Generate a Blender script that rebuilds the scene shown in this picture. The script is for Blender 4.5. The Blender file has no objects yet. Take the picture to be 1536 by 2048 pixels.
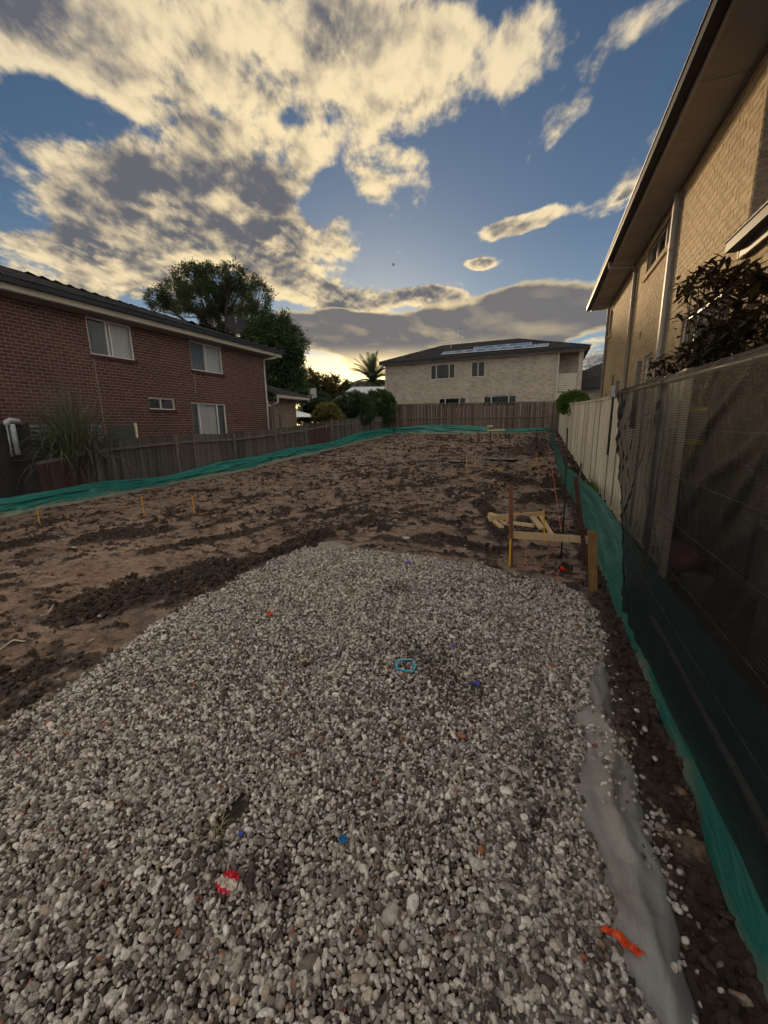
import bpy, bmesh, math, random
import numpy as np
from mathutils import Vector, Matrix
random.seed(7); RNG = np.random.default_rng(7)
SC = bpy.context.scene
COL = SC.collection

# ---------------------------------------------------------------- camera
FPX = 800.0; PITCH = math.radians(12.0); ROLL = math.radians(1.0); YAW = math.radians(22.034); CAMZ = 1.6
_F = np.array([-math.sin(YAW)*math.cos(PITCH), math.cos(YAW)*math.cos(PITCH), -math.sin(PITCH)])
_R0 = np.array([math.cos(YAW), math.sin(YAW), 0.0]); _U0 = np.cross(_R0, _F)
_R = _R0*math.cos(ROLL) - _U0*math.sin(ROLL); _U = _U0*math.cos(ROLL) + _R0*math.sin(ROLL)
cam_data = bpy.data.cameras.new('camera'); cam = bpy.data.objects.new('camera', cam_data); COL.objects.link(cam)
cam_data.sensor_fit = 'HORIZONTAL'; cam_data.sensor_width = 36.0; cam_data.lens = FPX/1536*36.0
cam_data.clip_start = 0.05; cam_data.clip_end = 5000
cam.matrix_world = Matrix(((_R[0], _U[0], -_F[0], 0), (_R[1], _U[1], -_F[1], 0), (_R[2], _U[2], -_F[2], CAMZ), (0, 0, 0, 1)))
SC.camera = cam

def ray(px, py):
    "viewing direction through a point of the photograph, used only to survey where things stand"
    return _F + (px-768)/FPX*_R - (py-1024)/FPX*_U
def on_x(px, py, X): d = ray(px, py); return d*(X/d[0]) + np.array([0, 0, CAMZ])
def on_y(px, py, Y): d = ray(px, py); return d*(Y/d[1]) + np.array([0, 0, CAMZ])
def on_line(px, py, a, b):
    "hit on the vertical plane through ground points a, b"
    d = ray(px, py); n = np.array([b[1]-a[1], a[0]-b[0]]); t = (n[0]*a[0]+n[1]*a[1])/(n[0]*d[0]+n[1]*d[1])
    return d*t + np.array([0, 0, CAMZ])

# ---------------------------------------------------------------- light and sky
SUN_AZ = math.radians(-22.5)      # from +Y, negative towards -X
SUN_EL = math.radians(9.5)
sun_dir = np.array([math.sin(SUN_AZ)*math.cos(SUN_EL), math.cos(SUN_AZ)*math.cos(SUN_EL), math.sin(SUN_EL)])
sl = bpy.data.lights.new('sun', 'SUN'); sl.energy = 1.2; sl.angle = math.radians(3.0); sl.color = (1.0, 0.72, 0.42)
so = bpy.data.objects.new('sun', sl); COL.objects.link(so)
so.rotation_mode = 'QUATERNION'; so.rotation_quaternion = Vector(sun_dir).to_track_quat('Z', 'Y')

SC.view_settings.view_transform = 'Standard'; SC.view_settings.look = 'None'
SC.view_settings.exposure = 1.45; SC.view_settings.gamma = 1.0
SC.view_settings.use_curve_mapping = False
SC.render.engine = 'CYCLES'
SC.cycles.max_bounces = 6; SC.cycles.transparent_max_bounces = 12
SC.cycles.use_denoising = True
SC.cycles.use_adaptive_sampling = True; SC.cycles.adaptive_threshold = 0.03; SC.cycles.adaptive_min_samples = 12

class NT:
    "small helper to write node trees"
    def __init__(s, nt): s.nt = nt; s.N = nt.nodes; s.L = nt.links
    def node(s, t, **k):
        n = s.N.new(t)
        for a, v in k.items(): setattr(n, a, v)
        return n
    def put(s, sock, v):
        if hasattr(v, 'is_output') or isinstance(v, bpy.types.NodeSocket): s.L.new(v, sock)
        elif v is not None: sock.default_value = v
    def m(s, op, a, b=None, c=None, clamp=False):
        n = s.node('ShaderNodeMath', operation=op); n.use_clamp = clamp
        s.put(n.inputs[0], a)
        if b is not None: s.put(n.inputs[1], b)
        if c is not None: s.put(n.inputs[2], c)
        return n.outputs[0]
    def v(s, op, a, b=None, scale=None):
        n = s.node('ShaderNodeVectorMath', operation=op); s.put(n.inputs[0], a)
        if b is not None: s.put(n.inputs[1], b)
        if scale is not None: s.put(n.inputs['Scale'], scale)
        return n.outputs['Value'] if op in ('DOT_PRODUCT', 'LENGTH', 'DISTANCE') else n.outputs[0]
    def ramp(s, fac, a, b, c=0.0, d=1.0, smooth=True):
        n = s.node('ShaderNodeMapRange'); n.interpolation_type = 'SMOOTHSTEP' if smooth else 'LINEAR'
        s.put(n.inputs[0], fac)
        for i, x in enumerate((a, b, c, d)): s.put(n.inputs[i+1], x)
        return n.outputs[0]
    def mix(s, f, a, b, blend='MIX'):
        n = s.node('ShaderNodeMix', data_type='RGBA', blend_type=blend); n.clamp_factor = True
        s.put(n.inputs[0], f); s.put(n.inputs[6], c4(a)); s.put(n.inputs[7], c4(b))
        return n.outputs[2]
    def noise(s, vec, scale, detail=4, rough=.55, dist=0, dim='3D', lac=2.0):
        n = s.node('ShaderNodeTexNoise', noise_dimensions=dim)
        if vec is not None: s.L.new(vec, n.inputs['Vector'])
        n.inputs['Scale'].default_value = scale; n.inputs['Detail'].default_value = detail
        n.inputs['Roughness'].default_value = rough; n.inputs['Distortion'].default_value = dist
        n.inputs['Lacunarity'].default_value = lac
        return n.outputs['Fac']
def c4(c):
    return (*c, 1.0) if isinstance(c, tuple) and len(c) == 3 else c

world = bpy.data.worlds.new('World'); SC.world = world; world.use_nodes = True
world.cycles.sampling_method = 'MANUAL'; world.cycles.sample_map_resolution = 256
W = NT(world.node_tree); W.N.clear()
def build_sky():
    sky = W.node('ShaderNodeTexSky', sky_type='NISHITA'); sky.sun_disc = False
    sky.sun_elevation = SUN_EL; sky.sun_rotation = SUN_AZ
    sky.altitude = 200; sky.air_density = 1.0; sky.dust_density = 0.6; sky.ozone_density = 3.0
    d = W.v('NORMALIZE', W.node('ShaderNodeTexCoord').outputs['Generated'])
    sep = W.node('ShaderNodeSeparateXYZ'); W.L.new(d, sep.inputs[0]); x, y, z = sep.outputs
    zz = W.m('ADD', W.m('MAXIMUM', z, 0.0), 0.22)
    comb = W.node('ShaderNodeCombineXYZ'); W.put(comb.inputs[0], W.m('DIVIDE', x, zz)); W.put(comb.inputs[1], W.m('DIVIDE', y, zz)); 
    p = comb.outputs[0]
    # irregular outline of the cloud fields
    wob = W.node('ShaderNodeTexNoise'); W.L.new(p, wob.inputs['Vector']); wob.inputs['Scale'].default_value = 1.6; wob.inputs['Detail'].default_value = 3
    dw = W.v('ADD', d, W.v('SCALE', W.v('SUBTRACT', wob.outputs['Color'], (.5, .5, .5)), scale=.20))
    def blob(px, py, rx, ry, ang=0):
        c = ray(px, py); c0 = c/np.linalg.norm(c); a = math.radians(ang)
        def tang(dx, dy):
            q = ray(px+dx, py+dy); q = q/(q@c0) - c0; return q
        e1 = tang(rx*math.cos(a), rx*math.sin(a)); e2 = tang(-ry*math.sin(a), ry*math.cos(a))
        r1 = np.linalg.norm(e1); e1 = e1/r1; e2 = e2 - (e2@e1)*e1; r2 = np.linalg.norm(e2); e2 = e2/r2
        A = W.v('DOT_PRODUCT', dw, tuple(e1/r1)); B = W.v('DOT_PRODUCT', dw, tuple(e2/r2)); Cc = W.m('MAXIMUM', W.v('DOT_PRODUCT', dw, tuple(c0)), 1e-3)
        k = W.node('ShaderNodeCombineXYZ'); W.put(k.inputs[0], A); W.put(k.inputs[1], B)
        return W.m('DIVIDE', W.v('LENGTH', k.outputs[0]), Cc)
    def field(lst):
        out = None
        for b in lst:
            w = b[5] if len(b) > 5 else 1.0
            v = W.ramp(blob(*b[:5]), 1.55, .45, 0.0, w)
            out = v if out is None else W.m('MAXIMUM', out, v)
        return out
    M = field(CLOUDS)
    M = W.m('MAXIMUM', M, W.m('MULTIPLY', W.ramp(W.v('DOT_PRODUCT', d, tuple(sun_glow)), .48, .15), .95))  # added cloud cover out of view, for more light on the ground
    G = field(CLOUD_BANK)
    # the broken cloud is drawn out in streaks that fan from the low sun
    ca, sa = math.sin(SUN_AZ), math.cos(SUN_AZ)
    q = W.node('ShaderNodeCombineXYZ')
    W.put(q.inputs[0], W.m('MULTIPLY', W.v('DOT_PRODUCT', p, (ca, sa, 0)), .90)); W.put(q.inputs[1], W.v('DOT_PRODUCT', p, (sa, -ca, 0)))
    q = q.outputs[0]
    n0 = W.noise(q, 1.0, 2, .5, 0)
    n1 = W.noise(q, 2.0, 5, .55, .15)
    q2 = W.v('MULTIPLY', q, (.85, 1.08, 1.0))
    n2 = W.noise(q2, 5.6, 7, .60, .1)
    n1s = W.noise(W.v('ADD', q, (.07, 0, 0)), 2.0, 4, .55, .15)
    n2s = W.noise(W.v('ADD', q2, (.022, 0, 0)), 5.6, 6, .58, .1)
    shf = (float(sun_dir[0])*.10, float(sun_dir[1])*.10, 0.0)
    dens = W.m('ADD', W.m('ADD', W.m('MULTIPLY_ADD', n1, 1.5, -.25), W.m('ADD', W.m('MULTIPLY_ADD', n0, .8, -.4), W.m('MULTIPLY_ADD', n2, 1.35, -.675))), W.m('MULTIPLY', M, .50))
    cov = W.ramp(dens, .68, .94)
    thick = W.ramp(dens, .88, 1.30)
    rel = W.m('ADD', W.m('MULTIPLY', W.m('SUBTRACT', n1, n1s), 4.6), W.m('MULTIPLY', W.m('SUBTRACT', n2, n2s), 5.0))
    prox = W.v('DOT_PRODUCT', d, tuple(sun_glow))
    near = W.ramp(prox, .45, 1.0)
    lit = W.m('ADD', W.m('ADD', W.m('ADD', W.m('MULTIPLY_ADD', W.ramp(n0, .38, .62), -.34, .74), rel), W.m('MULTIPLY', thick, -.72)), W.m('MULTIPLY', near, .16))
    lit = W.ramp(lit, -.35, 1.05)
    gold = W.mix(near, (.190, .177, .157), (.37, .295, .175))
    grey = W.mix(near, (.036, .043, .060), (.052, .053, .060))
    away_fill = W.ramp(prox, .42, -.05)   # front-lit cloud out of view opposite the sun, brightened to light the ground
    gold = W.mix(away_fill, gold, (.48, .44, .37)); grey = W.mix(away_fill, grey, (.28, .265, .245)); lit = W.m('ADD', lit, W.m('MULTIPLY', away_fill, .3), clamp=True)
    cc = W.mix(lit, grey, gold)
    # clear sky; its brightest part round the low sun rolls off as in the photograph
    sc = W.v('SCALE', sky.outputs[0], scale=SKY_GAIN)
    lum = W.v('DOT_PRODUCT', sc, (.3, .5, .2))
    sc = W.v('SCALE', sc, scale=W.m('DIVIDE', 1.0, W.m('ADD', 1.0, W.m('MULTIPLY', lum, 1.6))))
    base = W.mix(W.m('MULTIPLY', W.ramp(z, .42, .05), .35), sc, (.145, .20, .245))
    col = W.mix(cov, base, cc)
    # low bank of soft grey cloud along the horizon
    g1 = W.noise(p, .9, 5, .55, .3)
    bd = W.m('ADD', W.m('ADD', W.m('MULTIPLY', G, .62), W.m('MULTIPLY', g1, .55)), W.m('MULTIPLY_ADD', n2, .40, -.20))
    bcov = W.ramp(bd, .48, .62)
    brel = W.m('ADD', W.m('MULTIPLY', W.m('SUBTRACT', g1, W.noise(W.v('ADD', p, shf), .9, 4, .55, .3)), 3.0), W.ramp(bd, .72, .54, 0, .6), clamp=True)
    bcol = W.mix(brel, W.mix(near, (.046, .050, .062), (.068, .065, .065)), W.mix(near, (.13, .128, .132), (.40, .31, .16)))
    col = W.mix(bcov, col, bcol)
    # the strip of bright sky between cloud and horizon where the sun sets
    hb = W.m('MULTIPLY', W.ramp(z, .19, .10), W.ramp(prox, .93, .995))
    col = W.mix(W.m('MULTIPLY', hb, W.ramp(g1, .2, .42)), col, (.95, .72, .34))
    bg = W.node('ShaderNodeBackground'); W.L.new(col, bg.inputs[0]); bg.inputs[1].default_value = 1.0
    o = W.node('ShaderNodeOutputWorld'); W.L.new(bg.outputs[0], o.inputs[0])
SKY_GAIN = 0.029
_g = ray(672, 752); sun_glow = _g/np.linalg.norm(_g)
CLOUDS = [(60, 60, 250, 130, 0), (380, 100, 300, 150, 0), (330, 250, 150, 90, 30, .8), (700, 120, 230, 160, 0), (930, 130, 230, 130, 10), (1080, 80, 150, 110, 0), (1220, 50, 160, 75, -25),
  (300, 430, 210, 150, 0), (450, 340, 130, 140, 0), (170, 440, 90, 110, 0), (640, 300, 150, 80, -20, .85), (760, 350, 90, 70, 0, .8), (500, 490, 110, 60, 0),
  (230, 560, 200, 60, 0), (1050, 418, 105, 24, -10, 1.0), (965, 515, 28, 15, 0, .9), (1240, 380, 18, 9, -20, .8), (590, 552, 66, 32, 0), (650, 600, 130, 40, 8, .9),
  (870, 603, 105, 17, 0, .95), (1185, 730, 60, 34, 0, .9),
  # beyond the frame the broken cloud goes on, brightened for ground light
  (-500, 100, 500, 300, 0, .6), (400, -500, 700, 300, 0, .6), (1900, -700, 600, 300, 0, .5)]
CLOUD_BANK = [(1010, 650, 300, 62, -7), (760, 690, 250, 55, 6), (640, 680, 150, 50, 4, .95), (1500, 640, 300, 70, 0, .9), (100, 720, 500, 80, 0, .7)]
build_sky()

# ---------------------------------------------------------------- mesh helpers
class MB:
    "collects vertices and faces; build() links them as one mesh object"
    def __init__(s): s.v = []; s.f = []; s.uv = None
    def add(s, vs, fs):
        o = len(s.v); s.v.extend([tuple(map(float, p)) for p in vs]); s.f.extend([tuple(i+o for i in f) for f in fs])
    def box(s, x0, y0, z0, x1, y1, z1): s.obox(((x0+x1)/2, (y0+y1)/2, (z0+z1)/2), (1, 0, 0), (0, 1, 0), (0, 0, 1), abs(x1-x0)/2, abs(y1-y0)/2, abs(z1-z0)/2)
    def obox(s, c, a, b, n, ha, hb, hn):
        c, a, b, n = (np.array(q, float) for q in (c, a, b, n))
        s.add([c+i*ha*a+j*hb*b+k*hn*n for i, j, k in ((-1,-1,-1),(1,-1,-1),(1,1,-1),(-1,1,-1),(-1,-1,1),(1,-1,1),(1,1,1),(-1,1,1))],
              [(0,3,2,1),(4,5,6,7),(0,1,5,4),(1,2,6,5),(2,3,7,6),(3,0,4,7)])
    def bar(s, p, q, w, h, up=(0, 0, 1)):
        p, q = np.array(p, float), np.array(q, float); a = q-p; L = np.linalg.norm(a); a /= L
        up = np.array(up, float); b = np.cross(up, a)
        if np.linalg.norm(b) < 1e-4: b = np.cross((1, 0, 0), a)
        b /= np.linalg.norm(b); n = np.cross(a, b); s.obox((p+q)/2, a, b, n, L/2, w/2, h/2)
    def tube(s, pts, r, n=8, cap=True):
        pts = [np.array(p, float) for p in pts]; m = len(pts)
        rr = [r]*m if np.isscalar(r) else r; vs = []; u = None
        for i, p in enumerate(pts):
            t = pts[min(i+1, m-1)]-pts[max(i-1, 0)]; t = t/(np.linalg.norm(t)+1e-9)
            if u is None: u = np.cross(t, (0, 0, 1) if abs(t[2]) < .9 else (1, 0, 0))
            u = u-(u@t)*t; u /= np.linalg.norm(u)+1e-9; w = np.cross(t, u)
            vs += [p+rr[i]*(math.cos(2*math.pi*k/n)*u+math.sin(2*math.pi*k/n)*w) for k in range(n)]
        fs = [(i*n+k, i*n+(k+1) % n, (i+1)*n+(k+1) % n, (i+1)*n+k) for i in range(m-1) for k in range(n)]
        if cap: fs += [tuple(range(n-1, -1, -1)), tuple((m-1)*n+k for k in range(n))]
        s.add(vs, fs)
    def grid(s, P):
        "P: array (rows, cols, 3)"
        r, c = P.shape[:2]
        s.add(P.reshape(-1, 3), [(i*c+j, i*c+j+1, (i+1)*c+j+1, (i+1)*c+j) for i in range(r-1) for j in range(c-1)])
    def mesh(s, name, mat=None, smooth=False, base=(0, 0, 0)):
        me = bpy.data.meshes.new(name); b = np.array(base, float)
        v = np.array(s.v, float).reshape(-1, 3) - b
        me.from_pydata(v.tolist(), [], s.f); me.update()
        if mat: me.materials.append(mat)
        if smooth: me.shade_smooth()
        return me
    def build(s, name, mat, parent=None, smooth=False, label=None, kind=None, bevel=0, base=None):
        "world coordinates in, object origin at base (or at the thing it belongs to)"
        off = np.array(base if base is not None else (0, 0, 0), float); wl = off.copy()
        p = parent
        if base is None and parent is not None: off = wl = wpos(parent)
        me = s.mesh(name, mat, smooth, wl)
        o = bpy.data.objects.new(name, me); COL.objects.link(o)
        if parent is not None: o.parent = parent; o.location = Vector(wl - wpos(parent))
        else: o.location = Vector(wl)
        if label: o['label'] = label
        if kind: o['kind'] = kind
        if bevel:
            m = o.modifiers.new('bevel', 'BEVEL'); m.width = bevel; m.segments = 2; m.limit_method = 'ANGLE'
        return o
def wpos(o):
    p = np.zeros(3)
    while o is not None: p += np.array(o.location); o = o.parent
    return p
def thing(name, label, cat, base=(0, 0, 0), group=None):
    o = bpy.data.objects.new(name, None); COL.objects.link(o); o.location = base; o.empty_display_size = .2
    o['label'] = label; o['category'] = cat
    if group: o['group'] = group
    return o
def tag(o, label, cat, group=None, kind=None):
    o['label'] = label; o['category'] = cat
    if group: o['group'] = group
    if kind: o['kind'] = kind
    return o
def struct(o, kind='structure'): o['kind'] = kind; return o
def put(name, me, parent, loc=(0, 0, 0), rot=(0, 0, 0), scale=(1, 1, 1), label=None):
    "another object on a shared mesh; loc is in world coordinates"
    o = bpy.data.objects.new(name, me); COL.objects.link(o); o.parent = parent
    o.location = Vector(np.array(loc, float) - wpos(parent)) if parent else Vector(loc); o.rotation_euler = rot; o.scale = scale
    if label: o['label'] = label
    return o
def copy_tree(o, parent=None):
    c = o.copy(); COL.objects.link(c); c.parent = parent
    for ch in o.children: copy_tree(ch, c)
    return c

# ---------------------------------------------------------------- numpy noise
_perm = RNG.permutation(512); _perm = np.concatenate([_perm, _perm, _perm])
_grad = RNG.normal(size=(512, 2)); _grad /= np.linalg.norm(_grad, axis=1)[:, None]
def perlin(x, y):
    xi = np.floor(x).astype(int); yi = np.floor(y).astype(int); xf = x-xi; yf = y-yi; xi &= 511; yi &= 511
    def g(ix, iy, dx, dy):
        gg = _grad[_perm[_perm[ix & 511]+(iy & 511)]]; return gg[..., 0]*dx+gg[..., 1]*dy
    u = xf*xf*xf*(xf*(xf*6-15)+10); v = yf*yf*yf*(yf*(yf*6-15)+10)
    a = g(xi, yi, xf, yf); b = g(xi+1, yi, xf-1, yf); c = g(xi, yi+1, xf, yf-1); d = g(xi+1, yi+1, xf-1, yf-1)
    return (a+u*(b-a)) + v*((c+u*(d-c))-(a+u*(b-a)))
def fbm(x, y, s, o=4, r=.5):
    t = 0; amp = 1; x = np.asarray(x, float); y = np.asarray(y, float)
    for k in range(o): t = t+amp*perlin(x*s+17.3*k, y*s-9.1*k); s *= 2.03; amp *= r
    return t
def sstep(a, b, x): t = np.clip((x-a)/(b-a), 0, 1); return t*t*(3-2*t)

# ---------------------------------------------------------------- materials
def new_mat(name):
    m = bpy.data.materials.new(name); m.use_nodes = True; t = NT(m.node_tree); t.N.clear()
    t.out = t.node('ShaderNodeOutputMaterial'); t.bsdf = t.node('ShaderNodeBsdfPrincipled'); t.L.new(t.bsdf.outputs[0], t.out.inputs[0])
    return m, t
def mat(name, c1, c2=None, scale=4, rough=.7, bump=0, bscale=None, spec=.4, metal=0, detail=5, coat=0, stretch=None, rnd=0, c3=None, bdist=.01):
    "two colours mixed by noise in object space, optional random tone per object or island, bump"
    m, t = new_mat(name); b = t.bsdf
    tc = t.node('ShaderNodeTexCoord').outputs['Object']
    if stretch:
        mp = t.node('ShaderNodeMapping'); t.L.new(tc, mp.inputs[0]); mp.inputs['Scale'].default_value = stretch; tc = mp.outputs[0]
    f = t.ramp(t.noise(tc, scale, detail, .6), .35, .65)
    col = t.mix(f, c1, c2 if c2 else c1)
    if c3: col = t.mix(t.ramp(t.noise(tc, scale*.23, 3), .45, .62), col, c3)
    if rnd:
        oi = t.node('ShaderNodeObjectInfo').outputs['Random']; gi = t.node('ShaderNodeNewGeometry').outputs['Random Per Island']
        r = t.m('FRACT', t.m('ADD', oi, gi)); k = t.ramp(r, 0, 1, 1-rnd, 1+rnd, False)
        col = t.v('SCALE', col, scale=k)
    t.put(b.inputs['Base Color'], col if not isinstance(col, tuple) else c4(col))
    b.inputs['Roughness'].default_value = rough; b.inputs['Metallic'].default_value = metal
    b.inputs['Specular IOR Level'].default_value = spec; b.inputs['Coat Weight'].default_value = coat
    if bump:
        bn = t.node('ShaderNodeBump'); bn.inputs['Strength'].default_value = bump; bn.inputs['Distance'].default_value = bdist
        t.L.new(t.noise(tc, bscale or scale*5, 4, .6), bn.inputs['Height']); t.L.new(bn.outputs[0], b.inputs['Normal'])
    return m

def brick_mat(name, ramp_cols, rough=.8, speck=None, bs=60):
    m, t = new_mat(name); b = t.bsdf
    oi = t.node('ShaderNodeObjectInfo').outputs['Random']; gi = t.node('ShaderNodeNewGeometry').outputs['Random Per Island']
    r = t.m('FRACT', t.m('ADD', oi, gi))
    cr = t.node('ShaderNodeValToRGB'); t.L.new(r, cr.inputs[0]); els = cr.color_ramp.elements
    while len(els) < len(ramp_cols): els.new(.5)
    for i, c in enumerate(ramp_cols): els[i].position = i/(len(ramp_cols)-1); els[i].color = c4(c)
    pos = t.node('ShaderNodeNewGeometry').outputs['Position']
    k = t.ramp(t.noise(pos, 18, 5, .65), .3, .7, .78, 1.2)
    w = t.ramp(t.noise(pos, .5, 3, .5), .35, .7, .86, 1.1)
    col = t.v('SCALE', cr.outputs[0], scale=t.m('MULTIPLY', k, w))
    t.L.new(col, b.inputs['Base Color']); b.inputs['Roughness'].default_value = rough; b.inputs['Specular IOR Level'].default_value = .25
    bn = t.node('ShaderNodeBump'); bn.inputs['Strength'].default_value = .5; bn.inputs['Distance'].default_value = .004
    t.L.new(t.noise(pos, bs, 4, .6), bn.inputs['Height']); t.L.new(bn.outputs[0], b.inputs['Normal'])
    return m

M = {}
M['brick_red'] = brick_mat('red_brick', [(.078, .035, .030), (.096, .041, .034), (.106, .047, .038), (.068, .031, .028), (.122, .056, .045)])
M['mortar_grey'] = mat('grey_mortar', (.235, .20, .18), (.285, .245, .22), 8, .9, .4, 60)
M['brick_tan'] = brick_mat('tan_brick', [(.48, .34, .18), (.53, .38, .205), (.57, .42, .235), (.49, .35, .185)], bs=35)
M['mortar_tan'] = mat('tan_mortar', (.30, .22, .13), (.36, .27, .165), 8, .9, .4, 60)
M['brick_sill'] = brick_mat('sill_brick', [(.06, .028, .024), (.085, .034, .028), (.07, .03, .026)])
M['brick_brown_shade'] = brick_mat('brown_and_shaded_brick', [(.20, .145, .115), (.24, .175, .14), (.17, .125, .10)])  # rear wing's own brown; painted shade on the tan return wall
M['tile_dark'] = mat('dark_roof_tile', (.020, .019, .020), (.038, .035, .035), 3, .75, .5, 30, rnd=.35)
M['gutter_navy'] = mat('navy_gutter_metal', (.014, .017, .025), (.02, .023, .031), 2, .5, spec=.25)
M['fascia_cream'] = mat('cream_painted_trim', (.40, .36, .30), (.46, .41, .34), 2, .5)
M['soffit'] = mat('soffit_board', (.34, .32, .33), (.38, .36, .37), 1.5, .7)
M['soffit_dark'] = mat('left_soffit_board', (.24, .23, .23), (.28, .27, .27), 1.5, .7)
M['pipe_cream'] = mat('cream_downpipe', (.42, .37, .32), (.48, .43, .37), 2, .5)
M['pipe_brown'] = mat('taupe_downpipe', (.20, .165, .14), (.24, .20, .17), 2, .5)
M['frame_white'] = mat('pale_window_frame', (.55, .54, .52), (.6, .59, .57), 3, .4)
M['frame_grey'] = mat('bronze_window_frame', (.16, .15, .145), (.19, .18, .17), 3, .4)
M['frame_cream'] = mat('cream_window_frame', (.45, .42, .36), (.5, .46, .40), 3, .4)
M['curtain'] = mat('pale_curtain', (.68, .72, .74), (.80, .83, .85), 3, .9, stretch=(1, 14, .3))
M['curtain_grey'] = mat('grey_curtain', (.16, .19, .21), (.22, .25, .27), 3, .9, stretch=(1, 14, .3))
M['room_shade'] = mat('room_shade_sheet', (.012, .013, .014), (.02, .02, .022), 1, .9)  # unlit room painted as a near-black sheet behind the glass
M['tarp'] = None
M['galv'] = mat('galvanised_steel', (.36, .37, .38), (.48, .49, .50), 6, .45, metal=.6)
M['black_metal'] = mat('black_steel', (.015, .015, .016), (.03, .028, .026), 6, .5, metal=.4)
M['concrete'] = mat('weathered_concrete', (.24, .235, .22), (.33, .32, .30), 3, .85, .3, 40)
M['concrete_dark'] = mat('stained_concrete', (.10, .10, .098), (.16, .157, .15), 2, .85, .3, 40)
M['pvc'] = mat('white_pvc', (.30, .32, .33), (.38, .40, .41), 3, .4)
M['paling'] = mat('weathered_grey_paling', (.050, .043, .039), (.105, .092, .083), 6, .85, .7, 40, stretch=(6, 6, .35), rnd=.42, c3=(.04, .034, .031))
M['paling_red'] = mat('red_brown_paling', (.042, .022, .021), (.068, .031, .028), 6, .85, .5, 40, stretch=(6, 6, .35), rnd=.3)
M['paling_brown'] = mat('weathered_brown_paling', (.075, .052, .044), (.17, .125, .105), 6, .85, .7, 40, stretch=(6, 6, .30), rnd=.55, c3=(.085, .040, .030))
M['rail_grey'] = mat('weathered_rail', (.085, .075, .068), (.14, .125, .113), 6, .85, .5, 40, stretch=(4, .5, 4))
M['colorbond'] = mat('cream_fence_steel', (.70, .62, .47), (.76, .67, .52), 1.2, .5, c3=(.62, .54, .41))
M['pine'] = mat('pale_pine', (.52, .36, .20), (.62, .45, .27), 5, .7, .3, 40, stretch=(5, 5, 1), rnd=.12)
M['hardwood'] = mat('red_brown_hardwood', (.13, .040, .018), (.19, .062, .028), 8, .7, .4, 40, stretch=(6, 6, 1))
M['hardwood_dark'] = mat('dark_wet_hardwood', (.045, .018, .012), (.075, .028, .018), 8, .7, .4, 40, stretch=(6, 6, 1))
M['treated'] = mat('brown_treated_timber', (.17, .088, .035), (.24, .13, .055), 8, .7, .4, 40, stretch=(6, 6, 1))
M['yellow'] = mat('yellow_painted_peg', (.62, .33, .02), (.50, .26, .02), 10, .6, spec=.4)
M['pink'] = mat('pink_string', (.75, .16, .12), None, 4, .7)
M['red_plastic'] = mat('red_plastic', (.65, .02, .015), None, 4, .35)
M['black_plastic'] = mat('black_plastic', (.012, .012, .013), None, 4, .35)
M['orange'] = mat('orange_plastic', (.80, .11, .02), (.62, .07, .02), 20, .5)
M['bark'] = mat('dark_bark', (.05, .04, .032), (.085, .068, .055), 8, .9, .6, 30)
M['panel'] = None

def glass_mat(name, tint=(.02, .024, .028), op=.45, sp=.9):
    m, t = new_mat(name); b = t.bsdf
    b.inputs['Base Color'].default_value = c4(tint); b.inputs['Roughness'].default_value = .04; b.inputs['Specular IOR Level'].default_value = sp
    tr = t.node('ShaderNodeBsdfTransparent'); mx = t.node('ShaderNodeMixShader'); mx.inputs[0].default_value = op
    t.L.new(tr.outputs[0], mx.inputs[1]); t.L.new(b.outputs[0], mx.inputs[2]); t.L.new(mx.outputs[0], t.out.inputs[0]); return m
M['glass'] = glass_mat('window_glass', op=.22); M['glass_dark'] = glass_mat('dark_window_glass', (.008, .02, .022), .6, .35)

def leaf_mat(name, c1, c2, rough=.55, trans=.25, warm=None):
    m, t = new_mat(name); b = t.bsdf
    gi = t.node('ShaderNodeNewGeometry').outputs['Random Per Island']; pos = t.node('ShaderNodeNewGeometry').outputs['Position']
    oi = t.node('ShaderNodeObjectInfo').outputs['Random']
    f = t.m('ADD', t.m('MULTIPLY', t.m('FRACT', t.m('ADD', gi, oi)), .6), t.m('MULTIPLY', t.noise(pos, .8, 3), .5), clamp=True)
    col = t.mix(f, c1, c2)
    t.L.new(col, b.inputs['Base Color']); b.inputs['Roughness'].default_value = rough; b.inputs['Specular IOR Level'].default_value = .3
    tl = t.node('ShaderNodeBsdfTranslucent'); t.L.new(t.v('MULTIPLY', col, (1.3, 1.25, .5)), tl.inputs[0])
    mx = t.node('ShaderNodeMixShader'); mx.inputs[0].default_value = trans
    t.L.new(b.outputs[0], mx.inputs[1]); t.L.new(tl.outputs[0], mx.inputs[2]); t.L.new(mx.outputs[0], t.out.inputs[0]); return m

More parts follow.
